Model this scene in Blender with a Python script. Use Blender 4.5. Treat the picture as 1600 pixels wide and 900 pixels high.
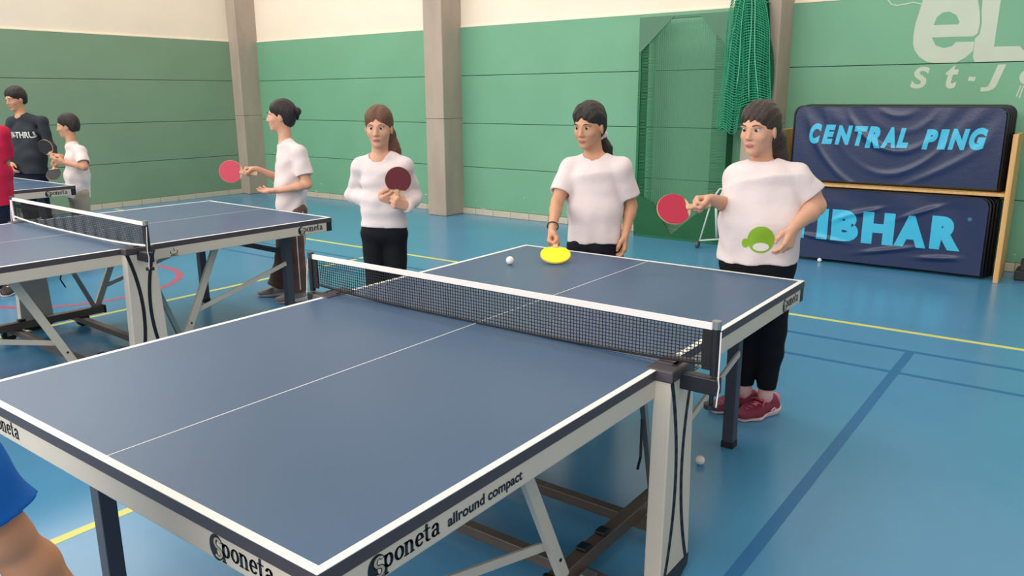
import bpy, bmesh, math, random
import numpy as np
from mathutils import Vector, Matrix
from mathutils.bvhtree import BVHTree
from mathutils.geometry import tessellate_polygon

for o in list(bpy.data.objects):
    bpy.data.objects.remove(o, do_unlink=True)
scene = bpy.context.scene
C = scene.collection
rng = random.Random(7)

# ---------------------------------------------------------------- camera, world, light, exposure
cam_data = bpy.data.cameras.new('camera')
cam_data.sensor_width = 36.0
cam_data.lens = 36.0 * 1228.76 / 1600.0
cam_data.clip_start = 0.05
camera = bpy.data.objects.new('camera', cam_data)
camera.location = (1.7556, -2.1314, 1.5631)
camera.rotation_euler = (Matrix.Rotation(0.6417, 3, 'Z') @ Matrix.Rotation(1.3317, 3, 'X') @ Matrix.Rotation(-0.0055, 3, 'Z')).to_euler()
C.objects.link(camera)
scene.camera = camera

world = bpy.data.worlds.new('hall_daylight')
scene.world = world
world.use_nodes = True
bg = world.node_tree.nodes['Background']
bg.inputs[0].default_value = (1.0, 0.95, 0.89, 1)
bg.inputs[1].default_value = 0.55

def area_light(name, loc, target, sx, sy, power, col):
    l = bpy.data.lights.new(name, 'AREA')
    l.shape = 'RECTANGLE'; l.size = sx; l.size_y = sy; l.energy = power; l.color = col
    o = bpy.data.objects.new(name, l)
    o.location = loc
    o.rotation_euler = (Vector(target) - Vector(loc)).to_track_quat('-Z', 'Y').to_euler()
    C.objects.link(o)
    return o
# long window band high in the side of the hall behind the photographer, and rows of ceiling lamps
area_light('window_band_light', (-2.0, -11.0, 5.2), (-2.5, 3.0, 0.6), 16, 3.2, 1220, (1.0, 0.965, 0.92))
area_light('end_window_light', (-9.6, -1.0, 4.9), (0.0, -0.5, 0.4), 9, 1.8, 340, (1.0, 0.97, 0.94))
for lx in (-7.5, -3.0, 1.5):
    for ly in (-2.5, 3.0):
        area_light('ceiling_lamp_light', (lx, ly, 6.8), (lx, ly, 0), 2.6, 1.4, 68, (1.0, 0.95, 0.88))

scene.view_settings.view_transform = 'Standard'
scene.view_settings.look = 'None'
scene.view_settings.gamma = 1.0
scene.view_settings.use_curve_mapping = False
scene.view_settings.exposure = 0.0

# ---------------------------------------------------------------- materials
def lin(h):
    h = h.lstrip('#')
    out = []
    for i in (0, 2, 4):
        c = int(h[i:i + 2], 16) / 255
        out.append(c / 12.92 if c <= .04045 else ((c + .055) / 1.055) ** 2.4)
    return (out[0], out[1], out[2], 1)

MATS = {}
def mat(name, col, rough=.6, metal=0., var=0., vscale=8., bump=0., bscale=60., spec=.5, stretch=(1, 1, 1), sheen=0., subsurf=0., detail=4.):
    if name in MATS:
        return MATS[name]
    m = bpy.data.materials.new(name)
    m.use_nodes = True
    nt = m.node_tree
    b = nt.nodes['Principled BSDF']
    b.inputs['Base Color'].default_value = lin(col)
    b.inputs['Roughness'].default_value = rough
    b.inputs['Metallic'].default_value = metal
    b.inputs['Specular IOR Level'].default_value = spec
    if sheen:
        b.inputs['Sheen Weight'].default_value = sheen
    if subsurf:
        b.inputs['Subsurface Weight'].default_value = subsurf
        b.inputs['Subsurface Radius'].default_value = (.012, .005, .003)
        b.inputs['Subsurface Scale'].default_value = 1.0
    if var or bump:
        tc = nt.nodes.new('ShaderNodeTexCoord')
        mp = nt.nodes.new('ShaderNodeMapping')
        mp.inputs['Scale'].default_value = stretch
        nt.links.new(tc.outputs['Object'], mp.inputs['Vector'])
    if var:
        n = nt.nodes.new('ShaderNodeTexNoise')
        n.inputs['Scale'].default_value = vscale
        n.inputs['Detail'].default_value = detail
        nt.links.new(mp.outputs[0], n.inputs['Vector'])
        r = nt.nodes.new('ShaderNodeMapRange')
        r.inputs['From Min'].default_value = .25; r.inputs['From Max'].default_value = .75
        r.inputs['To Min'].default_value = 1 - var; r.inputs['To Max'].default_value = 1 + var
        nt.links.new(n.outputs['Fac'], r.inputs['Value'])
        h = nt.nodes.new('ShaderNodeVectorMath'); h.operation = 'SCALE'
        h.inputs[0].default_value = lin(col)[:3]
        nt.links.new(r.outputs[0], h.inputs['Scale'])
        nt.links.new(h.outputs[0], b.inputs['Base Color'])
    if bump:
        n2 = nt.nodes.new('ShaderNodeTexNoise')
        n2.inputs['Scale'].default_value = bscale
        n2.inputs['Detail'].default_value = 3
        nt.links.new(mp.outputs[0], n2.inputs['Vector'])
        bp = nt.nodes.new('ShaderNodeBump')
        bp.inputs['Strength'].default_value = bump
        bp.inputs['Distance'].default_value = .01
        nt.links.new(n2.outputs['Fac'], bp.inputs['Height'])
        nt.links.new(bp.outputs[0], b.inputs['Normal'])
    MATS[name] = m
    return m

mat('floor_blue', '#4e8eb5', .24, var=.06, vscale=1.3, bump=.03, bscale=180, spec=.45)
mat('line_yellow', '#d9d873', .45, var=.05)
mat('line_blue', '#1f6a9d', .42)
mat('line_red', '#a8506a', .45)
mat('cream_wall', '#f8e7d2', .8, var=.03, vscale=2, bump=.05, bscale=40)
mat('joint_dark', '#1f3d2e', .9)
mat('concrete', '#b3a292', .85, var=.13, vscale=3.5, bump=.25, bscale=45, stretch=(1, 1, .35))
mat('tile_beige', '#c9bfa9', .45, var=.06, vscale=5)
mat('grout', '#8b8172', .9)
mat('table_blue', '#38597a', .38, var=.03, vscale=3, bump=.04, bscale=300, spec=.5)
mat('table_line', '#efece6', .5)
mat('edge_dark', '#454047', .5, var=.08, vscale=30)
mat('apron_cream', '#cfc5b6', .5, var=.03, vscale=6)
mat('cap_black', '#15171f', .45)
mat('logo_black', '#10131f', .5)
mat('logo_light', '#d4ccbe', .5)
mat('steel_brown', '#6f6259', .42, metal=.45, var=.12, vscale=12)
mat('leg_grey', '#4c4d57', .42, metal=.4, var=.05)
mat('leg_dark', '#262b38', .5)
mat('rubber_black', '#17181b', .6)
mat('wheel_grey', '#4d5156', .5)
mat('metal_light', '#a9aaa6', .3, metal=.8)
mat('net_black', '#14161b', .8)
mat('net_tape', '#efe9e6', .7)
mat('wood_light', '#d8a868', .55, var=.14, vscale=6, stretch=(6, 6, .5))
mat('barrier_navy', '#10254f', .34, var=.06, vscale=3, bump=.08, bscale=60, spec=.6)
mat('barrier_tube', '#1c1a20', .4)
mat('print_cyan', '#3fb9dc', .4)
mat('screen_green', '#1a6b43', .5, var=.08, vscale=6)
mat('screen_plate', '#0b5a30', .5, var=.08, vscale=5)
mat('screen_plate_grey', '#4c7a60', .5, var=.06, vscale=5)
mat('mesh_green', '#5d9c78', .6)
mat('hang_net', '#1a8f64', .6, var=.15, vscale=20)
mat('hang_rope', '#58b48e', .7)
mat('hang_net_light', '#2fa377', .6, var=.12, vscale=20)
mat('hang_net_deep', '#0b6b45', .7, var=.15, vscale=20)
mat('white_tube', '#d9dedb', .35)
mat('wall_paint', '#c3ccb9', .75, var=.03, vscale=6)
mat('ball_white', '#f2eee6', .35, subsurf=.1)
mat('rubber_red', '#b3203f', .55, var=.05, vscale=40)
mat('rubber_pink', '#d4455f', .55, var=.05, vscale=40)
mat('rubber_maroon', '#6e2a30', .55)
mat('rubber_dark', '#202227', .55)
mat('rubber_yellow', '#f2e500', .5)
mat('paddle_wood', '#d6b48c', .5, var=.08, vscale=25)
mat('skin_a', '#d9a488', .5, var=.04, vscale=25, subsurf=.12, spec=.35)
mat('skin_b', '#cf9a7a', .5, var=.04, vscale=25, subsurf=.12, spec=.35)
mat('skin_c', '#c98f6c', .5, var=.04, vscale=25, subsurf=.12, spec=.35)
mat('lips', '#b46a62', .45)
mat('eye_white', '#e9e4de', .25)
mat('eye_iris', '#2a1b14', .2)
mat('hair_dark', '#241c1b', .42, var=.45, vscale=30, bump=.8, bscale=40, stretch=(7, 7, .8))
mat('hair_brown', '#3a2a26', .42, var=.45, vscale=30, bump=.8, bscale=40, stretch=(7, 7, .8))
mat('hair_light', '#6b4632', .5, var=.3, vscale=40, bump=.6, bscale=60, stretch=(6, 6, .7))
mat('cloth_white', '#e4d6d5', .85, var=.02, vscale=5, bump=.5, bscale=14, sheen=.1, spec=.2)
mat('cloth_black', '#0f1017', .8, var=.1, vscale=15, bump=.3, bscale=20, spec=.25)
mat('denim_black', '#1b1c24', .85, var=.25, vscale=22, bump=.3, bscale=120, spec=.2)
mat('cloth_brown', '#6b5046', .8, var=.06, vscale=10, bump=.3, bscale=12, spec=.25)
mat('cloth_beige', '#a89c8c', .85, var=.05, vscale=10, bump=.3, bscale=14, spec=.2)
mat('cloth_charcoal', '#363a40', .9, var=.06, vscale=10, bump=.4, bscale=14, spec=.2)
mat('cloth_navy', '#181f33', .85, var=.06, vscale=10, bump=.3, bscale=14, spec=.2)
mat('cloth_red', '#c21f45', .75, var=.05, vscale=10, bump=.3, bscale=14, spec=.25)
mat('cloth_blue', '#0a62b8', .7, var=.05, vscale=10, bump=.3, bscale=14, spec=.3)
mat('shoe_burgundy', '#7d1f3d', .6, var=.12, vscale=40, bump=.4, bscale=220)
mat('shoe_pink', '#e3899a', .6)
mat('lace_pink', '#e0607a', .6)
mat('sole_pale', '#e5c8c6', .5)
mat('shoe_grey', '#8c8985', .6, var=.1, vscale=20)
mat('shoe_dark', '#26272c', .6)
mat('sole_dark', '#3a3a3d', .6)
mat('sock_pink', '#e4b9b6', .85)
mat('stripe_white', '#d9cfc6', .7)
mat('print_green', '#86b52c', .8)
mat('print_pale', '#e6e2dc', .8)
mat('print_white', '#d8d8d2', .7)
mat('print_grey', '#6f8086', .8)
mat('scrunchie', '#e6ddd0', .8, var=.2, vscale=80)
mat('bracelet', '#3a2a26', .6)
mat('case_black', '#1d1c1f', .5)

def painted_wall(name, col, chips):
    """green painted wall panel with flaked spots that show the pale ground coat"""
    m = mat(name, col, .62, var=.05, vscale=1.6, bump=.10, bscale=70)
    nt = m.node_tree
    b = nt.nodes['Principled BSDF']
    src = b.inputs['Base Color'].links[0].from_socket
    geo = nt.nodes.new('ShaderNodeNewGeometry')
    n = nt.nodes.new('ShaderNodeTexNoise'); n.inputs['Scale'].default_value = 7.5; n.inputs['Detail'].default_value = 5
    mp = nt.nodes.new('ShaderNodeMapping'); mp.inputs['Scale'].default_value = (1, 1, 2.2)
    nt.links.new(geo.outputs['Position'], mp.inputs['Vector'])
    nt.links.new(mp.outputs[0], n.inputs['Vector'])
    sep = nt.nodes.new('ShaderNodeSeparateXYZ'); nt.links.new(geo.outputs['Position'], sep.inputs[0])
    low = nt.nodes.new('ShaderNodeMapRange')       # scuffs come from balls and shoes near the floor
    low.inputs['From Min'].default_value = .05; low.inputs['From Max'].default_value = 1.2
    low.inputs['To Min'].default_value = chips; low.inputs['To Max'].default_value = .90
    nt.links.new(sep.outputs['Z'], low.inputs['Value'])
    gt = nt.nodes.new('ShaderNodeMath'); gt.operation = 'GREATER_THAN'
    nt.links.new(n.outputs['Fac'], gt.inputs[0]); nt.links.new(low.outputs[0], gt.inputs[1])
    mx = nt.nodes.new('ShaderNodeMix'); mx.data_type = 'RGBA'
    nt.links.new(gt.outputs[0], mx.inputs['Factor'])
    nt.links.new(src, mx.inputs[6]); mx.inputs[7].default_value = lin('#d6dccb')
    nt.links.new(mx.outputs[2], b.inputs['Base Color'])
    return m
painted_wall('wall_green', '#73aa88', .655)
painted_wall('wall_green_light_cast', '#7d9a7e', .80)  # end wall panels: dull olive cast of the light mixed into the green

# ---------------------------------------------------------------- mesh helpers
class MB:
    def __init__(s):
        s.v = []; s.f = []; s.m = []
    def add(s, vs, fs, mi=0):
        o = len(s.v); s.v += [tuple(x) for x in vs]
        s.f += [tuple(i + o for i in f) for f in fs]; s.m += [mi] * len(fs)
        return s
    def box(s, x0, x1, y0, y1, z0, z1, mi=0):
        vs = [(x, y, z) for z in (z0, z1) for y in (y0, y1) for x in (x0, x1)]
        return s.add(vs, [(0, 2, 3, 1), (4, 5, 7, 6), (0, 1, 5, 4), (2, 6, 7, 3), (0, 4, 6, 2), (1, 3, 7, 5)], mi)
    def bar(s, a, b, w, h, up=(0, 0, 1), mi=0):
        """rectangular bar from a to b, w across, h along 'up'"""
        a = Vector(a); b = Vector(b); d = (b - a).normalized(); up = Vector(up)
        sd = d.cross(up)
        if sd.length < 1e-4:
            sd = d.cross(Vector((1, 0, 0)))
        sd.normalize(); uu = sd.cross(d).normalized()
        vs = []
        for p in (a, b):
            for q in ((-1, -1), (1, -1), (1, 1), (-1, 1)):
                vs.append(p + sd * q[0] * w / 2 + uu * q[1] * h / 2)
        return s.add(vs, [(3, 2, 1, 0), (4, 5, 6, 7), (0, 1, 5, 4), (1, 2, 6, 5), (2, 3, 7, 6), (3, 0, 4, 7)], mi)
    def tube(s, pts, r, n=8, mi=0, closed=False):
        pts = [Vector(p) for p in pts]; rs = r if isinstance(r, (list, tuple)) else [r] * len(pts)
        m = len(pts); o = len(s.v); ref = None
        for i, p in enumerate(pts):
            if closed:
                t = pts[(i + 1) % m] - pts[i - 1]
            else:
                t = pts[min(i + 1, m - 1)] - pts[max(i - 1, 0)]
            t.normalize()
            if ref is None:
                ref = Vector((0, 0, 1)) if abs(t.z) < .9 else Vector((1, 0, 0))
            x = t.cross(ref).normalized(); y = x.cross(t).normalized(); ref = y
            for k in range(n):
                a = 2 * math.pi * k / n
                s.v.append(tuple(p + (x * math.cos(a) + y * math.sin(a)) * rs[i]))
        for i in range(m if closed else m - 1):
            for k in range(n):
                j = (i + 1) % m
                s.f.append((o + i * n + k, o + i * n + (k + 1) % n, o + j * n + (k + 1) % n, o + j * n + k)); s.m.append(mi)
        if not closed:
            s.f.append(tuple(o + k for k in range(n))[::-1]); s.m.append(mi)
            s.f.append(tuple(o + (m - 1) * n + k for k in range(n))); s.m.append(mi)
        return s
    def prism(s, poly, z0, z1, fn=None, mi=0):
        """polygon in (x, y) extruded z0..z1, mapped through fn"""
        n = len(poly); vs = [(x, y, z0) for x, y in poly] + [(x, y, z1) for x, y in poly]
        if fn: vs = [fn(*v) for v in vs]
        fs = [tuple(range(n))[::-1], tuple(range(n, 2 * n))] + [(i, (i + 1) % n, n + (i + 1) % n, n + i) for i in range(n)]
        return s.add(vs, fs, mi)
    def sphere(s, c, r, nu=16, nv=10, ax=None, mi=0):
        c = Vector(c); ax = ax or (Vector((1, 0, 0)), Vector((0, 1, 0)), Vector((0, 0, 1)))
        r = (r, r, r) if not isinstance(r, (tuple, list)) else r
        o = len(s.v)
        for j in range(nv + 1):
            t = math.pi * j / nv
            for i in range(nu):
                a = 2 * math.pi * i / nu
                s.v.append(tuple(c + ax[0] * (r[0] * math.sin(t) * math.cos(a)) + ax[1] * (r[1] * math.sin(t) * math.sin(a)) + ax[2] * (r[2] * math.cos(t))))
        for j in range(nv):
            for i in range(nu):
                q = (o + j * nu + i, o + (j + 1) * nu + i, o + (j + 1) * nu + (i + 1) % nu, o + j * nu + (i + 1) % nu)
                s.f.append(q); s.m.append(mi)
        return s
    def build(s, name, mats, parent=None, smooth=False, bevel=0., loc=None):
        me = bpy.data.meshes.new(name)
        me.from_pydata(s.v, [], s.f)
        if isinstance(mats, str): mats = [mats]
        for m in mats: me.materials.append(MATS[m])
        if any(s.m): me.polygons.foreach_set('material_index', s.m)
        me.update()
        if smooth: me.polygons.foreach_set('use_smooth', [True] * len(me.polygons))
        o = bpy.data.objects.new(name, me)
        C.objects.link(o)
        if parent: o.parent = parent
        if loc is not None: o.location = loc
        if bevel:
            b = o.modifiers.new('bevel', 'BEVEL'); b.width = bevel; b.segments = 2; b.limit_method = 'ANGLE'
        return o

def empty(name, loc=(0, 0, 0), rz=0.):
    o = bpy.data.objects.new(name, None); o.location = loc; o.rotation_euler = (0, 0, rz)
    o.empty_display_size = .1
    C.objects.link(o)
    return o
def tag(o, label, cat, group=None, kind=None):
    if label: o['label'] = label
    if cat: o['category'] = cat
    if group: o['group'] = group
    if kind: o['kind'] = kind
    return o
def struct(o):
    o['kind'] = 'structure'; return o
def copy_tree(o, parent=None):
    c = o.copy(); C.objects.link(c); c.parent = parent
    for ch in o.children: copy_tree(ch, c)
    return c

# ---------------------------------------------------------------- lettering
def text_mesh(body, size=1., shear=0., bold=0., spacing=1.):
    """built-in sans face as a flat mesh: (verts, faces), left edge at x=0, baseline y=0"""
    cu = bpy.data.curves.new('lettering', 'FONT')
    cu.body = body; cu.size = size; cu.shear = shear; cu.offset = bold; cu.space_character = spacing
    cu.resolution_u = 4; cu.fill_mode = 'FRONT'
    o = bpy.data.objects.new('lettering', cu); C.objects.link(o)
    me = bpy.data.meshes.new_from_object(o.evaluated_get(bpy.context.evaluated_depsgraph_get()))
    vs = [tuple(v.co) for v in me.vertices]; fs = [tuple(f.vertices) for f in me.polygons]
    bpy.data.objects.remove(o, do_unlink=True); bpy.data.meshes.remove(me); bpy.data.curves.remove(cu)
    return vs, fs
def fit_text(body, w, h=None, **k):
    vs, fs = text_mesh(body, **k)
    x0 = min(v[0] for v in vs); x1 = max(v[0] for v in vs); y0 = min(v[1] for v in vs); y1 = max(v[1] for v in vs)
    sx = w / (x1 - x0); sy = h / (y1 - y0) if h else sx
    return [((v[0] - x0) * sx, (v[1] - y0) * sy) for v in vs], fs
def hull(pts):
    pts = sorted(set((round(x, 5), round(y, 5)) for x, y in pts))
    def half(ps):
        out = []
        for q in ps:
            while len(out) > 1 and (out[-1][0] - out[-2][0]) * (q[1] - out[-2][1]) - (out[-1][1] - out[-2][1]) * (q[0] - out[-2][0]) <= 0:
                out.pop()
            out.append(q)
        return out
    a = half(pts); b = half(pts[::-1])
    return a[:-1] + b[:-1]
def arc(cx, cy, rx, ry, a0, a1, n=10):
    return [(cx + rx * math.cos(math.radians(a0 + (a1 - a0) * i / n)), cy + ry * math.sin(math.radians(a0 + (a1 - a0) * i / n))) for i in range(n + 1)]
def nib(paths, w, h, n=8):
    """broad-nib strokes: polygons swept by an ellipse w x h along each path"""
    e = [(w / 2 * math.cos(2 * math.pi * i / n), h / 2 * math.sin(2 * math.pi * i / n)) for i in range(n)]
    out = []
    for p in paths:
        for a, b in zip(p[:-1], p[1:]):
            out.append(hull([(a[0] + x, a[1] + y) for x, y in e] + [(b[0] + x, b[1] + y) for x, y in e]))
    return out
def sponeta_word():
    """'poneta' in a heavy roman hand, x-height 1, baseline 0; returns polygons"""
    P = []
    x = 0.
    P += [[(x, -.42), (x, .95)], [(x - .12, .95), (x, .95)], [(x - .14, -.42), (x + .16, -.42)], arc(x + .30, .5, .30, .46, 150, -150, 12)]
    x = .98
    P += [arc(x + .32, .5, .33, .46, 0, 360, 16)]
    x = 1.98
    P += [[(x, 0), (x, .95)], [(x - .12, .95), (x, .95)], [(x - .14, 0), (x + .14, 0)], arc(x + .27, .62, .27, .33, 150, 0, 8) + [(x + .54, 0)], [(x + .42, 0), (x + .68, 0)]]
    x = 2.98
    P += [[(x, .52), (x + .62, .52)], arc(x + .31, .5, .31, .46, 4, 318, 14)]
    x = 3.92
    P += [[(x + .1, 1.32), (x + .1, .25)] + arc(x + .28, .22, .18, .2, 180, 300, 5), [(x - .12, .95), (x + .36, .95)]]
    x = 4.62
    P += [[(x + .04, .74)] + arc(x + .30, .70, .24, .26, 160, 0, 8) + [(x + .54, .1), (x + .66, .02)], arc(x + .28, .27, .26, .25, 60, 320, 10)]
    return nib(P, .26, .10), 5.4
def sponeta_logo(mbd, x0, w, fn):
    """dark disc with a pale S and the word after it; x0..x0+w in word coordinates mapped by fn(x,y,z)"""
    polys, ww = sponeta_word()
    sc = w / (ww + 1.75); ox = x0 + 1.6 * sc
    def disc(cx, cy, r, z, mi, sq=1.):
        mbd.prism([(cx + r * sq * math.cos(2 * math.pi * i / 24), cy + r * math.sin(2 * math.pi * i / 24)) for i in range(24)], 0, z, fn, mi)
    cx = x0 + .82 * sc; cy = .42 * sc
    disc(cx, cy, .98 * sc, .0006, 0, .84)
    disc(cx + .40 * sc, cy, .74 * sc, .0008, 1, .50)
    S = [arc(.18, .72, .30, .28, 40, 270, 10) + arc(.18, .16, .32, .28, 90, -130, 10)]
    for nw, nh, zz, mi in ((.34, .24, .0010, 0), (.20, .13, .0013, 1)):
        for pl in nib(S, nw, nh):
            mbd.prism([(cx + (x - .02) * sc * 1.15, cy + (y - .43) * sc * 1.25) for x, y in pl], 0, zz, fn, mi)
    for pl in polys:
        mbd.prism([(ox + x * sc, y * sc) for x, y in pl], 0, .0008, fn, 0)
# ---------------------------------------------------------------- the hall
WY = 6.12       # face of the long wall
WX = -9.80      # face of the end wall
floor = struct(MB().box(-12, 7, -9, 6.6, -.2, 0).build('floor', 'floor_blue'))
def strip(name, x0, x1, y0, y1, m):
    return MB().box(x0, x1, y0, y1, -.004, .0012 if x1 - x0 > 1 else .0008).build(name, m, floor)
strip('yellow_line', -9.7, 6.5, 3.525, 3.57, 'line_yellow')
strip('yellow_line', -4.09, -4.045, -8, 3.525, 'line_yellow')
strip('yellow_line', -1.135, -1.09, -8, 3.525, 'line_yellow')
strip('blue_line', .925, .975, -8, 3.08, 'line_blue')
strip('blue_line', -8, 6.5, 3.08, 3.12, 'line_blue')
strip('blue_line', -8, 6.5, 2.62, 2.655, 'line_blue')
am = MB()
for i in range(48):
    a0, a1 = math.radians(i * 7.5), math.radians((i + 1) * 7.5)
    q = [(-5.25 + r * math.cos(a), .95 + r * math.sin(a)) for r, a in ((.78, a0), (.84, a0), (.84, a1), (.78, a1))]
    am.prism(q, -.004, .0011)
am.build('red_circle', 'line_red', floor)

wall_back = struct(MB().box(-10.1, 7, WY + .03, WY + .3, 0, 7.2).build('wall_back', 'joint_dark'))
wall_left = struct(MB().box(WX - .3, WX - .03, -9, WY + .3, 0, 7.2).build('wall_left', 'joint_dark'))
MB().box(-10.0, 7, WY + .015, WY + .04, 2.45, 7.2).build('plaster_band', 'cream_wall', wall_back)
MB().box(WX - .04, WX - .015, -9, WY + .02, 2.45, 7.2).build('plaster_band', 'cream_wall', wall_left)
MB().box(-10.0, 7, WY - .002, WY + .04, 2.438, 2.452).build('ledge', 'cream_wall', wall_back)
MB().box(WX - .04, WX + .002, -9, WY, 2.438, 2.452).build('ledge', 'cream_wall', wall_left)
ROWS = [(.085, .637), (.643, 1.212), (1.218, 1.827), (1.833, 2.437)]
bays = [(-9.80, -5.40), (-5.40, -1.07), (-1.07, 3.26), (3.26, 6.9)]
for (x0, x1) in bays:
    for (z0, z1) in ROWS:
        MB().box(x0 + .004, x1 - .004, WY, WY + .035, z0, z1).build('panel', 'wall_green', wall_back, bevel=.004)
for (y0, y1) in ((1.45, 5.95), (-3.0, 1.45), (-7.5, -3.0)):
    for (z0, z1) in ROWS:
        MB().box(WX - .035, WX, y0 + .004, y1 - .004, z0, z1).build('panel', 'wall_green_light_cast', wall_left, bevel=.004)
base_back = struct(MB().box(-9.8, 6.9, WY - .002, WY + .03, 0, .083).build('baseboard_back', 'grout'))
base_left = struct(MB().box(WX - .03, WX + .002, -7.5, WY, 0, .083).build('baseboard_left', 'grout'))
t0 = None
x = -9.78
while x < 4.0:
    if t0 is None:
        t0 = MB().box(0, .292, 0, .012, .002, .082).build('tile', 'tile_beige', base_back, bevel=.002); t = t0
    else:
        t = t0.copy(); C.objects.link(t)
    t.location = (x, WY - .010, 0); x += .298
t1 = None
y = 5.80
while y > -1.0:
    if t1 is None:
        t1 = MB().box(0, .012, -.292, 0, .002, .082).build('tile', 'tile_beige', base_left, bevel=.002); t = t1
    else:
        t = t1.copy(); C.objects.link(t)
    t.location = (WX - .002, y, 0); y -= .298
def column(x0, x1, y0):
    m = MB().box(x0, x1, y0, WY + .2, 0, 7.2)
    o = m.build('concrete_column', 'concrete', bevel=.012)
    for z in (1.28, 3.9): MB().box(x0 - .001, x1 + .001, y0 - .0012, WY, z, z + .004).build('casting_joint', 'joint_dark', o)
    return struct(o)
tag(column(-9.90, -9.58, 5.76), 'grey concrete column in the corner of the hall', 'column')
tag(column(-5.55, -5.23, 5.75), 'grey concrete column between two green wall bays', 'column')
tag(column(-1.23, -.91, 5.75), 'grey concrete column behind the hanging green net', 'column')

# club lettering painted on the wall
def flat_poly(name, loops, m, parent, y, th=.0015):
    pts = [p for l in loops for p in l]
    tris = tessellate_polygon([[Vector((a, b, 0)) for a, b in l] for l in loops])
    vs = [(a, y, b) for a, b in pts]
    fs = []
    for t in tris:
        a, b, c = [Vector(vs[i]) for i in t]
        fs.append(t if (b - a).cross(c - a).y < 0 else t[::-1])
    return MB().add(vs, fs).build(name, m, parent)
LE = [(0.274,2.567),(0.245,2.40),(0.225,2.29),(0.204,2.19),(0.197,2.09),(0.202,2.01),(0.222,1.95),(0.268,1.892),(0.334,1.848),(0.40,1.836),(0.573,1.836),(0.64,1.877),(0.691,1.928),(0.695,2.01),(0.553,2.013),(0.521,1.978),(0.459,1.964),(0.392,1.988),(0.352,2.059),(0.681,2.055),(0.713,2.08),(0.719,2.165),(0.706,2.261),(0.68,2.36),(0.616,2.538),(.55,2.60),(.36,2.61)]
LH = [(0.354,2.166),(0.375,2.233),(0.416,2.269),(0.47,2.275),(0.527,2.243),(0.559,2.184),(0.554,2.163)]
LL = [(0.70,2.74),(0.86,2.73),(0.849,1.962),(1.042,1.958),(1.068,1.925),(1.10,1.925),(1.26,1.925),(1.26,1.836),(0.716,1.836),(0.697,1.88),(0.696,2.035),(0.726,2.07),(0.734,2.165),(0.720,2.26)]
logo = flat_poly('club_lettering', [LE, LH], 'wall_paint', wall_back, WY - .0015)
logo['label'] = 'pale painted club letters eL and St-Jo on the green wall'
flat_poly('letter', [LL], 'wall_paint', logo, WY - .0015)
for s, x0, x1, z0, z1 in (('S', .216, .366, 1.612, 1.806), ('t', .499, .602, 1.609, 1.82), ('J', .789, .96, 1.582, 1.81)):
    vs, fs = fit_text(s, x1 - x0, z1 - z0, shear=.18, bold=.03)
    MB().add([(x0 + a, WY - .0015, z0 + b) for a, b in vs], fs).build('letter', 'wall_paint', logo)
flat_poly('hyphen', [[(.681, 1.676), (.735, 1.672), (.742, 1.706), (.688, 1.712)]], 'wall_paint', logo, WY - .0015)
rk = MB()
rk.prism([(1.125 + .055 * math.cos(a), 1.70 + .062 * math.sin(a)) for a in [i * math.pi / 12 for i in range(24)]], 0, .0015, lambda x, y, z: (x, WY - z, y))
rk.build('painted_bat_head', 'wall_paint', logo)
for path, nm in (([(-.06, 2.44), (-.049, 2.408), (-.016, 2.366), (.034, 2.355), (.10, 2.362), (.165, 2.373), (.242, 2.352)], 'painted_swoosh'), ([(1.092, 1.63), (1.069, 1.537), (1.092, 1.522), (1.112, 1.63)], 'painted_bat_handle')):
    sw = MB().tube([(x, WY + .003, z) for x, z in path], .0075, 8)
    sw.build(nm, 'wall_paint', logo)

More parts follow.
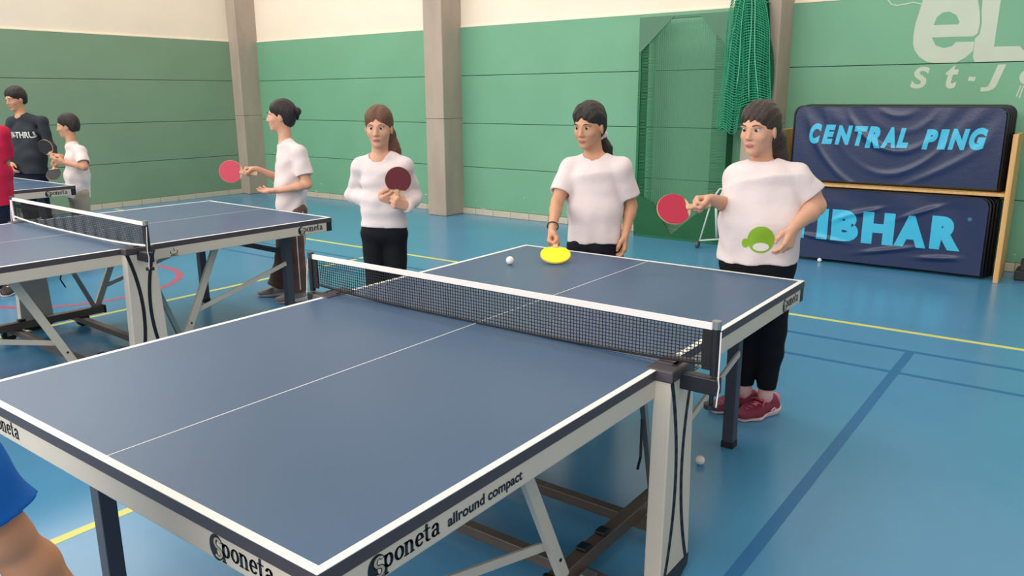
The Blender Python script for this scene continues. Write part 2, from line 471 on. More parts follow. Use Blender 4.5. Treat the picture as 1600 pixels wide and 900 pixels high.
# ---------------------------------------------------------------- folding table tennis tables
def make_table():
    root = empty('table_tennis_table')
    A, B, H = .7625, 1.37, .76
    for s in (-1, 1):
        y0, y1 = sorted((s * .004, s * B))
        top = MB().box(-A + .003, A - .003, y0 + (.0 if s > 0 else .003), y1 - (.003 if s > 0 else .0), H - .026, H).build('tabletop', 'table_blue', root)
        for sx in (-1, 1):
            xa, xb = sorted((sx * A, sx * (A - .02)))
            MB().box(xa, xb, y0, y1, H - .001, H + .0006).build('side_line', 'table_line', top)
        ya, yb = sorted((s * B, s * (B - .02)))
        MB().box(-A + .02, A - .02, ya, yb, H - .001, H + .0006).build('end_line', 'table_line', top)
        MB().box(-.0016, .0016, y0, y1, H - .001, H + .0005).build('center_line', 'table_line', top)
        e = MB()
        for sx in (-1, 1):
            xa, xb = sorted((sx * A, sx * (A - .004)))
            e.box(xa, xb, y0, y1, H - .030, H - .001)
        ya, yb = sorted((s * B, s * (B - .004)))
        e.box(-A, A, ya, yb, H - .030, H - .001)
        e.build('edge_strip', 'edge_dark', top)
        for sx in (-1, 1):
            xa, xb = sorted((sx * (A - .001), sx * (A - .022)))
            ya, yb = sorted((s * .02, s * (B - .045)))
            ap = MB().box(xa, xb, ya, yb, H - .090, H - .030).build('side_apron', 'apron_cream', root, bevel=.003)
            ya, yb = sorted((s * (B - .045), s * (B - .0005)))
            xa, xb = sorted((sx * (A - .0005), sx * (A - .03)))
            MB().box(xa, xb, ya, yb, H - .091, H - .030).build('corner_cap', 'cap_black', root, bevel=.003)
            # lettering on this side apron, reading left to right from outside
            px = sx * (A - .001)
            if sx > 0: f = lambda x, y, z: (px + z, x, y)
            else: f = lambda x, y, z: (px - z, -x, y)
            w = MB()
            near = (s * sx) < 0
            zb = H - .072
            g = lambda x, y, z: f(x, y + zb, z)
            if near:
                sponeta_logo(w, -1.255, .205, g)
                w.build('maker_lettering', ['logo_black', 'logo_light'], ap)
                vs, fs = fit_text('allround compact', .265, .034, bold=.03)
                MB().add([f(-1.03 + a, zb - .007 + b, .0008) for a, b in vs], fs).build('model_lettering', 'logo_black', ap)
            else:
                sponeta_logo(w, 1.09, .205, g)
                w.build('maker_lettering', ['logo_black', 'logo_light'], ap)
                q = MB()
                for pl in nib([arc(.222, H - .062, .022, .014, 150, 390, 8), [(.20, H - .083), (.245, H - .083)], [(.225, H - .055), (.222, H - .042)]], .004, .004):
                    q.prism(pl, 0, .0008, f)
                q.build('approval_mark', 'logo_black', ap)
        ya, yb = sorted((s * (B - .001), s * (B - .022)))
        ea = MB().box(-A + .03, A - .03, ya, yb, H - .090, H - .030).build('end_apron', 'apron_cream', root, bevel=.003)
        py = s * (B - .001)
        if s < 0: f = lambda x, y, z: (x, py - z, y + H - .072)
        else: f = lambda x, y, z: (-x, py + z, y + H - .072)
        for x0 in (-.645, .43):
            w = MB(); sponeta_logo(w, x0, .21, f); w.build('maker_lettering', ['logo_black', 'logo_light'], ea)
        for sx in (-1, 1):
            lx, ly = sx * .555, s * 1.13
            lg = MB().box(lx - .026, lx + .026, ly - .026, ly + .026, .012, H - .03).build('leg', 'leg_grey', root, bevel=.003)
            MB().box(lx - .028, lx + .028, ly - .028, ly + .028, 0, .03).build('foot_cap', 'rubber_black', lg)
            MB().bar((sx * .60, s * .33, .13), (sx * .60, s * .60, H - .06), .022, .042, up=(0, 1, 0)).build('strut', 'apron_cream', root, bevel=.002)
            MB().bar((sx * .585, s * 1.10, .46), (sx * .585, s * .41, .27), .012, .028).build('brace', 'apron_cream', root, bevel=.002)
            MB().tube([(sx * .611, s * .365, .21), (sx * .614, s * .365, .21)], .006).build('bolt', 'cap_black', root)
        MB().bar((-.53, s * 1.13, .53), (.53, s * 1.13, .53), .03, .03).build('leg_crossbar', 'leg_dark', root)
        MB().bar((-.6, s * .60, H - .06), (.6, s * .60, H - .06), .03, .03).build('underframe_bar', 'leg_dark', root)
        MB().box(-.70, .70, s * .2 - .02, s * .2 + .02, .045, .085).build('base_crossbeam', 'steel_brown', root, bevel=.003)
    for sx in (-1, 1):
        MB().box(sx * .575 - .024, sx * .575 + .024, -.36, .36, .085, .135).build('base_beam', 'steel_brown', root, bevel=.003)
        for s in (-1, 1):
            MB().box(sx * .575 - .026, sx * .575 + .026, s * .36 - .008, s * .36 + .008, .083, .137).build('beam_cap', 'cap_black', root)
        for y in (-.05, -.17):
            MB().box(sx * .575 - .02, sx * .575 + .02, y - .022, y + .022, .135, .150).build('clip', 'cap_black', root, bevel=.005)
        # side panel that hides the folding gear
        rot = lambda x, y, z: (sx * (.755 + z), y if sx > 0 else -y, x)
        body = [(-.078, .73), (-.098, .065), (.112, .065), (.085, .73)]
        pd = MB().prism([(b, a) for a, b in body], 0, .058, rot).build('side_panel', 'apron_cream', root, bevel=.004)
        ft = MB().prism([(.068, -.098), (.030, -.085), (.012, -.04), (.008, .05), (.03, .105), (.068, .112)], -.002, .060, rot).build('panel_foot', 'cap_black', pd)
        MB().prism([(.727, -.084), (.765, -.08), (.765, .08), (.727, .09)], -.03, .062, rot).build('panel_cap', 'edge_dark', pd, bevel=.006)
        for c in ((-.072, -.018, -.066), (.072, .024, .088)):
            st = MB()
            pts = []
            for i in range(15):
                t = i / 14; z = .725 - t * .655
                yy = ((1 - t) * (1 - 2 * t) * c[0] + 4 * t * (1 - t) * c[1] + t * (2 * t - 1) * c[2])
                pts.append((z, yy))
            for pl in nib([pts], .020, .020):
                st.prism(pl, .057, .0592, rot)
            st.build('stripe', 'logo_black', pd)
        # swivelling castors under the base
        for s in (-1, 1):
            cx, cy = sx * .635, s * .235
            fk = MB().box(cx - .018, cx - .014, cy - .016, cy + .016, .04, .10).box(cx + .014, cx + .018, cy - .016, cy + .016, .04, .10).box(cx - .02, cx + .02, cy - .02, cy + .02, .096, .104)
            fo = fk.build('castor_fork', 'metal_light', root)
            MB().tube([(cx - .012, cy, .045), (cx + .012, cy, .045)], .045, 16).build('wheel', 'rubber_black', fo)
        MB().bar((sx * .58, .30, .135), (sx * .62, .10, .66), .018, .03).build('folding_lever', 'metal_light', root)
        MB().tube([(sx * .60, .16, .50), (sx * .62, .12, .36), (sx * .60, .14, .30)], .005).build('release_cable', 'rubber_black', root)
    return root

def make_net(cord='net_black', post='cap_black'):
    root = empty('table_net')
    E, H = .905, .76
    def zlow(x): return H + .004 + .022 * (abs(x) / E) ** 3
    def zmid(x, t): return zlow(x) + (H + .1525 - .018 - zlow(x)) * t
    nx, nz = 146, 11
    m = MB()
    for i in range(nx + 1):
        x = -E + .01 + (2 * E - .02) * i / nx
        yy = .003 * math.sin(i * .55)
        m.bar((x, yy, zlow(x)), (x, .0, H + .137), .0020, .0020, up=(0, 1, 0))
    for j in range(nz):
        for i in range(24):
            xa = -E + 2 * E * i / 24; xb = -E + 2 * E * (i + 1) / 24
            t = (j + .5) / nz
            m.bar((xa, 0, zmid(xa, t)), (xb, 0, zmid(xb, t)), .0020, .0020)
    o = m.build('net_mesh', 'net_black', root); o['kind'] = 'stuff'
    tp = MB()
    for i in range(24):
        xa = -E + 2 * E * i / 24; xb = -E + 2 * E * (i + 1) / 24
        tp.box(xa, xb, -.004, .004, H + .1325, H + .1525)
    tp.build('top_tape', 'net_tape', root)
    MB().tube([(-E + 2 * E * i / 30, 0, zlow(-E + 2 * E * i / 30) - .002) for i in range(31)], .004 if cord == 'net_black' else .007, 6).build('bottom_cord', cord, root)
    for sx in (-1, 1):
        pc = post if sx < 0 else 'cap_black'
        po = MB().tube([(sx * .912, 0, H - .008), (sx * .912, 0, H + .16)], .013, 12).build('post', pc, root)
        MB().tube([(sx * .912, 0, H + .137), (sx * .912, 0, H + .161)], .0142, 12).build('post_cap', 'metal_light' if sx > 0 else 'leg_grey', po)
        MB().box(min(sx * .872, sx * .90), max(sx * .872, sx * .90), -.003, .003, H + .006, H + .134).build('end_sleeve', 'net_black', root)
        xa, xb = sorted((sx * .79, sx * .93))
        MB().box(xa, xb, -.02, .02, H - .066, H - .014).build('clamp_arm', 'cap_black', root, bevel=.004)
        xa, xb = sorted((sx * .735, sx * .80))
        MB().box(xa, xb, -.024, .024, H + .001, H + .009).box(min(sx * .785, sx * .80), max(sx * .785, sx * .80), -.024, .024, H - .04, H + .009).build('clamp_jaw', 'edge_dark', root, bevel=.002)
        sc = MB().tube([(sx * .908, 0, H - .10), (sx * .908, 0, H - .06)], .007, 10).build('clamp_screw', 'cap_black', root)
        MB().tube([(sx * .908, 0, H - .112), (sx * .908, 0, H - .098)], .022, 14).build('knob', 'cap_black', sc)
        MB().tube([(sx * .928, -.004, H + .13), (sx * .931, -.012, H + .05), (sx * .932, -.016, H - .01), (sx * .934, -.012, H - .035), (sx * .932, -.016, H - .075), (sx * .930, -.016, H - .1)], .0022, 6).build('tension_cord', 'net_tape', root)
    return root

table = make_table()
tag(table, 'blue table tennis table nearest the camera, filling the foreground', 'table', 'table tennis tables')
net = make_net()
tag(net, 'black net with white top tape across the nearest table', 'net', 'table nets')
table_b = copy_tree(table); table_b.location = (-3.235, .075, 0); table_b.rotation_euler.z = -.0325
tag(table_b, 'blue table tennis table in the middle distance, left of the girl with the bun', 'table')
table_b.location = (-3.262, .088, 0)
net_b = make_net('net_tape', 'net_tape'); net_b.location = table_b.location; net_b.rotation_euler.z = -.0325
tag(net_b, 'net with white tape above and below across the middle table', 'net', 'table nets')
table_c = copy_tree(table); table_c.location = (-6.85, .04, 0)
tag(table_c, 'blue table tennis table farthest away, its corner before the small boy', 'table')
net_c = copy_tree(net); net_c.location = table_c.location
tag(net_c, 'black net on the farthest table, out at the left edge', 'net')

# ---------------------------------------------------------------- balls
def ball(loc, label):
    o = MB().sphere((0, 0, 0), .02, 24, 14).build('table_tennis_ball', 'ball_white', smooth=True, loc=loc)
    return tag(o, label, 'ball', 'table tennis balls')
ball((-.516, .894, .7808), 'white ball lying on the near blue table by the yellow bat')
ball((.525, .878, .0202), 'white ball on the floor beside the white side panel')
ball((-.304, 5.56, .0202), 'white ball on the floor in front of the lower navy barrier')

# ---------------------------------------------------------------- rack with court barriers
rack = empty('barrier_rack', (.3, 5.8, 0))
tag(rack, 'light wooden two-tier rack holding the navy barriers', 'rack')
def rel(m, name, mt, par, **k):
    o = m.build(name, mt, par, **k); o.location = -Vector(par.location); return o
rel(MB().box(1.135, 1.175, 5.52, 5.98, 0, 1.24), 'upright_board', 'wood_light', rack, bevel=.004)
rel(MB().box(-.80, -.76, 5.60, 5.98, 0, 1.24), 'upright_board', 'wood_light', rack, bevel=.004)
rel(MB().box(-.76, 1.135, 5.66, 5.98, .725, .750), 'shelf', 'wood_light', rack)
rel(MB().box(-.76, .90, 5.545, 5.575, .728, .748), 'shelf_rail', 'wood_light', rack)
rel(MB().box(.86, 1.135, 5.53, 5.66, .728, .752), 'shelf_end', 'wood_light', rack, bevel=.003)
rel(MB().box(-.76, 1.135, 5.96, 5.98, 1.08, 1.2), 'back_rail', 'wood_light', rack)
WV = [(rng.uniform(-1, 1), rng.uniform(-1, 1), rng.uniform(0, 6.28)) for _ in range(7)]
def sag(u, v, style):
    """depth of the slack cloth at u (0..1 along) and v (0 bottom..1 top)"""
    edge = min(1, 8 * u, 8 * (1 - u)) * min(1, 6 * (1 - v))
    d = 0.
    if style == 0:
        for c, w, a in ((.22, .02, 1), (.5, .016, 1.3), (.34, .02, .6), (.72, .02, .8), (.9, .02, .7)):
            r = math.hypot((u - .5) * 1.7, (v - 1.15) * .68)
            d += a * .010 * math.exp(-((r - c * .9 - .05 * math.sin(9 * u + 5 * c)) / .028) ** 2) * (.15 + .85 * math.sin(5.3 * u + 11 * c) ** 2)
        d += .007 * math.sin(30 * u + 22 * (1 - v) * (u - .5) + 2 * math.sin(7 * u)) * v * v * (.3 + .7 * math.sin(4 * u + 1) ** 2)
    else:
        for i, (cu, cv, an, ln) in enumerate(((.42, .72, .32, .13), (.7, .78, .42, .17), (.2, .3, -.1, .2), (.55, .22, .22, .22), (.8, .18, .1, .16), (.3, .62, .5, .1), (.12, .75, .3, .1))):
            du, dv = (u - cu) * 1.65, (v - cv) * .68
            a = du * math.cos(an) + dv * math.sin(an); b = -du * math.sin(an) + dv * math.cos(an)
            d += .014 * math.exp(-(a / ln) ** 2 - (b / .02) ** 2)
        d += .004 * math.sin(15 * u + 5 * v)
    return d * edge
def barrier(x0, x1, z0, z1, y, front, label):
    root = empty('court_barrier', ((x0 + x1) / 2, y, 0))
    tag(root, label, 'barrier', 'navy court barriers on the rack')
    rc = .07
    pts = [(x0, y, z0), (x0, y, z1 - rc)] + [(x0 + rc - rc * math.cos(a), y, z1 - rc + rc * math.sin(a)) for a in (.4, .8, 1.2)] + [(x0 + rc, y, z1)]
    pts += [(x1 - rc, y, z1)] + [(x1 - rc + rc * math.sin(a), y, z1 - rc + rc * math.cos(a)) for a in (.4, .8, 1.2)] + [(x1, y, z1 - rc), (x1, y, z0)]
    rel(MB().tube(pts, .011, 8), 'frame_tube', 'barrier_tube', root, smooth=True)
    nu, nv = (120, 56) if front is not None else (8, 4)
    def cl(u, v):
        xx = x0 + .012 + (x1 - x0 - .024) * u
        zt = z1 - .004
        cu = min(u, 1 - u) * (x1 - x0)
        if cu < rc: zt -= rc - math.sqrt(max(0, rc * rc - (rc - cu) ** 2))
        zz = z0 + .02 + (zt - z0 - .02) * v
        return xx, zz, (sag(u, v, front) if front is not None else 0.)
    m = MB()
    for k, off in ((0, -.013), (1, -.007)):
        vs = []
        for j in range(nv + 1):
            for i in range(nu + 1):
                xx, zz, d = cl(i / nu, j / nv)
                vs.append((xx, y + off - d, zz))
        fs = [(j * (nu + 1) + i, j * (nu + 1) + i + 1, (j + 1) * (nu + 1) + i + 1, (j + 1) * (nu + 1) + i) for j in range(nv) for i in range(nu)]
        m.add(vs, fs if k == 0 else [f[::-1] for f in fs])
    cloth = rel(m, 'cloth', 'barrier_navy', root, smooth=True)
    return root, cloth
def print_on(cloth, root, body, bx, bz, w, h, x0, x1, z0, z1, y, style, **k):
    vs, fs = fit_text(body, w, h, **k) if body != 'I' else ([(0, 0), (w * .72, 0), (w, h), (w * .28, h)] if k.get('shear') else [(0, 0), (w, 0), (w, h), (0, h)], [(0, 1, 2, 3)])
    bm = bmesh.new()
    bv = [bm.verts.new((bx + a, 0, bz + b)) for a, b in vs]
    for f in fs:
        try: bm.faces.new([bv[i] for i in f])
        except ValueError: pass
    for _ in range(4):
        es = [e for e in bm.edges if e.calc_length() > .022]
        if not es: break
        bmesh.ops.subdivide_edges(bm, edges=es, cuts=1)
        bmesh.ops.triangulate(bm, faces=bm.faces[:])
    for v in bm.verts:
        u = (v.co.x - x0 - .012) / (x1 - x0 - .024); t = (v.co.z - z0 - .02) / (z1 - z0 - .024)
        v.co.y = y - .013 - sag(min(max(u, 0), 1), min(max(t, 0), 1), style) - .0018
    me = bpy.data.meshes.new('print'); bm.to_mesh(me); bm.free()
    for p in me.polygons: p.use_smooth = True
    me.materials.append(MATS['print_cyan'])
    o = bpy.data.objects.new('print', me); C.objects.link(o)
    o.parent = cloth
    return o
TX0, TX1, TZ0, TZ1 = -.66, 1.075, .757, 1.455
BX0, BX1, BZ0, BZ1 = -.66, 1.04, .012, .700
ra, ca = barrier(TX0, TX1, TZ0, TZ1, 5.62, 0, 'front navy barrier reading CENTRAL PING on the upper shelf')
for ch, xa, xb, za, zb in (('C', -.510, -.400, 1.115, 1.303), ('E', -.393, -.275, 1.115, 1.292), ('N', -.275, -.125, 1.112, 1.287), ('T', -.112, .005, 1.106, 1.283), ('R', -.011, .120, 1.090, 1.283), ('A', .124, .245, 1.096, 1.278), ('L', .252, .349, 1.100, 1.273),
                           ('P', .458, .577, 1.093, 1.266), ('I', .577, .662, 1.097, 1.268), ('N', .660, .815, 1.097, 1.274), ('G', .815, .947, 1.100, 1.286)):
    print_on(ca, ra, ch, xa, za, xb - xa, zb - za, TX0, TX1, TZ0, TZ1, 5.62, 0, shear=.24, bold=.068 if ch not in 'I' else .02)
rb, cb = barrier(BX0, BX1, BZ0, BZ1, 5.60, 1, 'front navy barrier reading TIBHAR on the floor tier')
for ch, xa, xb, za, zb in (('T', -.635, -.400, .215, .515), ('I', -.362, -.264, .222, .512), ('B', -.231, .013, .221, .515), ('H', .043, .315, .222, .515), ('A', .322, .586, .226, .510), ('R', .613, .855, .230, .525)):
    print_on(cb, rb, ch, xa, za, xb - xa, zb - za, BX0, BX1, BZ0, BZ1, 5.60, 1, bold=.075 if ch != 'I' else .02)
print_on(cb, rb, '®', .885, .50, .03, .03, BX0, BX1, BZ0, BZ1, 5.60, 1)
for i in range(3):
    ordn = ('second', 'third', 'rearmost')[i]
    barrier(TX0 + .008 * i, TX1 + .012 * (i + 1), TZ0, TZ1 + .004 * i, 5.68 + .055 * i, None, '%s folded navy barrier behind CENTRAL PING on the upper shelf' % ordn)
    barrier(BX0 + .008 * i, BX1 + .018 * (i + 1), BZ0, BZ1 + .004 * i, 5.66 + .055 * i, None, '%s folded navy barrier behind TIBHAR on the floor tier' % ordn)

# ---------------------------------------------------------------- green mesh screen leaning flat against the wall
scr = empty('mesh_screen', (-1.94, 5.95, 0))
tag(scr, 'tall dark green steel-framed mesh screen standing against the wall', 'screen')
X0, X1, SY, ZT = -2.47, -1.42, 5.86, 2.38
for nm, b in (('side_frame', (X0, X0 + .03)), ('side_frame', (X1 - .03, X1))):
    rel(MB().box(b[0], b[1], SY, SY + .18, 0.02, ZT), nm, 'screen_green', scr, bevel=.003)
rel(MB().box(X0, X1, SY, SY + .03, 0.0, .045), 'bottom_frame', 'screen_green', scr, bevel=.003)
rel(MB().box(X0, X1, SY, SY + .03, ZT - .03, ZT), 'top_frame', 'screen_plate_grey', scr, bevel=.003)
pl = lambda x, y, z: (x, SY - .004 + z, y)
for pg, m in (([(X0, .03), (-2.01, .03), (-2.01, .05), (-2.24, .40), (X0, .50)], 'screen_plate'), ([(-2.01, .03), (X1, .03), (X1, .62), (-1.62, .40), (-2.01, .05)], 'screen_plate'),
              ([(X0, 2.0), (-2.06, ZT), (X0, ZT)], 'screen_plate_grey'), ([(-1.80, ZT), (X1, 2.0), (X1, ZT)], 'screen_plate_grey')):
    rel(MB().prism(pg, 0, .006, pl), 'corner_plate', m, scr)
for xa, xb in ((X0 + .03, -2.27), (-1.60, X1 - .03)):
    mm = MB()
    for i in range(150):
        z = .05 + i * .0155
        mm.box(xa, xb, SY + .012, SY + .018, z, z + .0085)
    o = rel(mm, 'dense_mesh', 'screen_green', scr); o['kind'] = 'stuff'
mm = MB()
for i in range(150):
    z = .05 + i * .0155
    mm.box(-2.27, -1.60, SY + .012, SY + .015, z, z + .0030)
for i in range(28):
    x = -2.27 + i * .67 / 27
    mm.box(x, x + .003, SY + .016, SY + .019, .05, ZT - .03)
o = rel(mm, 'open_mesh', 'mesh_green', scr); o['kind'] = 'stuff'

# ---------------------------------------------------------------- green net hung from a hook on the column
hn = empty('hanging_net', (-1.15, 5.6, 1.4))
tag(hn, 'bundled green sports net hanging from a hook on the column', 'net')
def hang(name, x_top, w_top, x_bot, w_bot, z_top, z_bot, y0, ny, phase, fold, mt='hang_net'):
    nu, nv = ny
    vs = []
    for j in range(nv + 1):
        v = j / nv
        for i in range(nu + 1):
            u = i / nu
            w = w_top + (w_bot - w_top) * min(1, v * 1.7) ** .7
            xc = x_top + (x_bot - x_top) * v
            x = xc + (u - .5) * w + .012 * math.sin(9 * v + 5 * u + phase)
            y = y0 - .045 * math.sin(math.pi * u) + fold * math.sin(2 * math.pi * 3.2 * u + 1.1 * v + phase) * (.4 + .6 * v)
            z = z_top - v * (z_top - z_bot) - .03 * math.sin(2 * math.pi * u + phase) * v - (abs(u - .5) * 2) ** 2 * .10 * (1 - v)
            vs.append((x, y, z))
    m = MB()
    for j in range(nv + 1):
        m.tube([vs[j * (nu + 1) + i] for i in range(nu + 1)], .0042, 4)
    for i in range(nu + 1):
        m.tube([vs[j * (nu + 1) + i] for j in range(0, nv + 1)], .0020 if 0 < i < nu else .0045, 4)
    o = rel(m, name, mt, hn, smooth=True)
    o['kind'] = 'stuff'
    return o
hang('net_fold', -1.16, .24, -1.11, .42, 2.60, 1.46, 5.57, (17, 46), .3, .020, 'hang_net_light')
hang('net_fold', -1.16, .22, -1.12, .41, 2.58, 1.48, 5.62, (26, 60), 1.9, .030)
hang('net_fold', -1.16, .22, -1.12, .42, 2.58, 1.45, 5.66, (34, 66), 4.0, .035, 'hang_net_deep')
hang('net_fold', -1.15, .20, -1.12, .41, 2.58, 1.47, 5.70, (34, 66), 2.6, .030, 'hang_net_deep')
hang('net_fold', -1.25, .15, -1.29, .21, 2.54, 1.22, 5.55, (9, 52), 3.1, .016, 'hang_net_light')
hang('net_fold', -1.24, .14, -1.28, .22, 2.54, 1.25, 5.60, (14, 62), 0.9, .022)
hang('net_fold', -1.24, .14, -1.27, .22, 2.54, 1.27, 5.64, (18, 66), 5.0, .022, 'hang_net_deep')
for k, (xa, xb) in enumerate(((-1.13, -1.08), (-1.11, -1.00), (-1.22, -1.34), (-1.18, -1.22))):
    rel(MB().tube([(xa + (xb - xa) * t + .01 * math.sin(6 * t + k), 5.525 - .01 * math.sin(3 * t), 2.55 - t * (1.05 - .04 * k)) for t in [i / 12 for i in range(13)]], .0055, 6), 'edge_rope', 'hang_rope', hn, smooth=True)
rel(MB().tube([(-1.02, 5.76, 2.42), (-1.02, 5.60, 2.42), (-1.02, 5.57, 2.44)], .006, 6).tube([(-1.17, 5.76, 2.585), (-1.17, 5.58, 2.585), (-1.17, 5.55, 2.61)], .008, 6), 'hook', 'metal_light', hn)

# small white stand with a wheel at the foot of the screen
st = empty('wheeled_stand', (-1.50, 5.66, 0))
tag(st, 'white tubular stand on small grey wheels by the mesh screen', 'stand')
rel(MB().tube([(-1.55, 5.60, .07), (-1.47, 5.68, .50), (-1.40, 5.70, .62)], .009, 8), 'front_leg', 'white_tube', st, smooth=True)
rel(MB().tube([(-1.42, 5.74, .10), (-1.44, 5.70, .56)], .014, 8), 'rear_leg', 'white_tube', st, smooth=True)
rel(MB().tube([(-1.55, 5.60, .075), (-1.30, 5.74, .10)], .009, 8), 'cross_tube', 'white_tube', st, smooth=True)
rel(MB().tube([(-1.40, 5.70, .62), (-1.05, 5.60, .62)], .010, 8), 'handle_tube', 'white_tube', st, smooth=True)
rel(MB().tube([(-1.30, 5.74, .10), (-1.05, 5.60, .62)], .010, 8), 'front_leg', 'white_tube', st, smooth=True)
for wx, wy in ((-1.56, 5.58), (-1.28, 5.75)):
    rel(MB().tube([(wx - .014, wy, .036), (wx + .014, wy, .036)], .036, 16), 'wheel', 'wheel_grey', st)

# black case by the rack
cs = empty('black_case', (1.46, 5.86, 0))
tag(cs, 'low black plastic case on the floor right of the wooden rack', 'case')
rel(MB().box(1.27, 1.62, 5.74, 5.98, 0, .085), 'case_bottom', 'case_black', cs, bevel=.008)
rel(MB().prism([(5.78, .085), (5.98, .085), (5.98, .16), (5.84, .175)], 1.30, 1.60, lambda a, b, c: (c, a, b)), 'case_lid', 'rubber_black', cs, bevel=.006)
rel(MB().tube([(1.36, 5.74, .10), (1.36, 5.70, .12), (1.50, 5.70, .12), (1.50, 5.74, .10)], .008, 6), 'case_handle', 'wheel_grey', cs)
# ---------------------------------------------------------------- people: smooth blended volumes turned into one mesh each
def npv(v): return np.array(v, dtype=np.float32)
def unit(v):
    v = np.array(v, float); return v / max(np.linalg.norm(v), 1e-9)
class Sdf:
    def __init__(s):
        s.P = []; s.clips = []; s.carves = []; s.disp = None
    def cone(s, a, b, ra, rb, k=.02, flat=None, q=1., cut=False, carve=False):
        a = npv(a); b = npv(b); ba = b - a; L2 = float(ba @ ba) + 1e-9; d = ba / math.sqrt(L2)
        nf = None if flat is None else npv(unit(np.array(flat) - np.array(d) * float(np.dot(flat, d))))
        def fn(X, Y, Z):
            px, py, pz = X - a[0], Y - a[1], Z - a[2]
            t0 = (px * ba[0] + py * ba[1] + pz * ba[2]) / L2
            t = np.clip(t0, 0, 1)
            rx, ry, rz = px - ba[0] * t, py - ba[1] * t, pz - ba[2] * t
            r2 = rx * rx + ry * ry + rz * rz
            if nf is not None:
                c = rx * nf[0] + ry * nf[1] + rz * nf[2]
                r2 = r2 + c * c * (1 / (q * q) - 1)
            r = ra + (rb - ra) * t
            dd = (np.sqrt(r2) - r) * (min(q, 1.) if nf is not None else 1.)
            if cut:
                dd = np.maximum(dd, (t0 - 1) * math.sqrt(L2))
            return dd
        m = max(ra, rb)
        lo = np.minimum(a, b) - m; hi = np.maximum(a, b) + m
        (s.carves if carve else s.P).append((fn, lo, hi, k))
        return s
    def chain(s, pts, k=.02, **kw):
        for (a, ra), (b, rb) in zip(pts[:-1], pts[1:]): s.cone(a, b, ra, rb, k, **kw)
        return s
    def ell(s, c, ax, r, k=.02, carve=False):
        c = npv(c); ax = [npv(x) for x in ax]; mr = min(r)
        def fn(X, Y, Z):
            px, py, pz = X - c[0], Y - c[1], Z - c[2]
            n = 0
            for i in range(3):
                n = n + ((px * ax[i][0] + py * ax[i][1] + pz * ax[i][2]) / r[i]) ** 2
            return (np.sqrt(n) - 1) * mr
        m = max(r)
        (s.carves if carve else s.P).append((fn, c - m, c + m, k))
        return s
    def sec(s, c0, a0, b0, c1, a1, b1, R, F, k=.03, cut0=False, carve=False, pw=2.0):
        """slab between two oval sections; R across, F front"""
        c0 = npv(c0); c1 = npv(c1); ba = c1 - c0; L = float(np.linalg.norm(ba)); d = ba / L; R = npv(R); F = npv(F)
        def fn(X, Y, Z):
            px, py, pz = X - c0[0], Y - c0[1], Z - c0[2]
            t0 = (px * d[0] + py * d[1] + pz * d[2]) / L
            t = np.clip(t0, 0, 1)
            rx, ry, rz = px - ba[0] * t, py - ba[1] * t, pz - ba[2] * t
            a = a0 + (a1 - a0) * t; b = b0 + (b1 - b0) * t
            u = (rx * R[0] + ry * R[1] + rz * R[2]) / a; v = (rx * F[0] + ry * F[1] + rz * F[2]) / b
            w = (t0 - t) * L
            mn = min(a0, b0, a1, b1)
            n = (np.abs(u) ** pw + np.abs(v) ** pw) ** (2 / pw) + (w / mn) ** 2
            dd = (np.sqrt(n) - 1) * mn
            if cut0: dd = np.maximum(dd, -t0 * L)
            return dd
        m = max(a0, a1, b0, b1)
        (s.carves if carve else s.P).append((fn, np.minimum(c0, c1) - m, np.maximum(c0, c1) + m, k))
        return s
    def clip(s, n, c):
        s.clips.append((npv(n), npv(c))); return s
    def mesh(s, h):
        lo = np.min([p[1] for p in s.P], 0) - .03; hi = np.max([p[2] for p in s.P], 0) + .03
        n = np.ceil((hi - lo) / h).astype(int) + 2
        ax = [(lo[i] + h * np.arange(n[i])).astype(np.float32) for i in range(3)]
        arr = np.full(n, .5, np.float32)
        def box(p, extra):
            i0 = np.maximum(0, np.floor((p[1] - extra - lo) / h).astype(int)); i1 = np.minimum(n, np.ceil((p[2] + extra - lo) / h).astype(int) + 1)
            sl = tuple(slice(i0[i], i1[i]) for i in range(3))
            return sl, (ax[0][sl[0]][:, None, None], ax[1][sl[1]][None, :, None], ax[2][sl[2]][None, None, :])
        for p in s.P:
            sl, g = box(p, p[3] + 3 * h)
            d = p[0](*g); a = arr[sl]; k = p[3]
            hh = np.maximum(k - np.abs(a - d), 0) / k
            arr[sl] = np.minimum(a, d) - hh * hh * k * .25
        G = (ax[0][:, None, None], ax[1][None, :, None], ax[2][None, None, :])
        if s.disp is not None:
            near = np.abs(arr) < .05
            I = np.argwhere(near)
            arr[near] += s.disp(ax[0][I[:, 0]], ax[1][I[:, 1]], ax[2][I[:, 2]])
        for nn, c in s.clips:
            arr = np.maximum(arr, (G[0] - c[0]) * nn[0] + (G[1] - c[1]) * nn[1] + (G[2] - c[2]) * nn[2])
        for p in s.carves:
            sl, g = box(p, 3 * h)
            arr[sl] = np.maximum(arr[sl], -p[0](*g))
        S = (arr < 0)
        c = np.zeros(np.array(n) - 1, np.int8)
        for i in (0, 1):
            for j in (0, 1):
                for k in (0, 1):
                    c += S[i:n[0] - 1 + i, j:n[1] - 1 + j, k:n[2] - 1 + k]
        cell = np.argwhere((c > 0) & (c < 8))
        corner = [(i, j, k) for i in (0, 1) for j in (0, 1) for k in (0, 1)]
        val = np.stack([arr[cell[:, 0] + i, cell[:, 1] + j, cell[:, 2] + k] for i, j, k in corner], 1)
        acc = np.zeros((len(cell), 3)); cnt = np.zeros(len(cell))
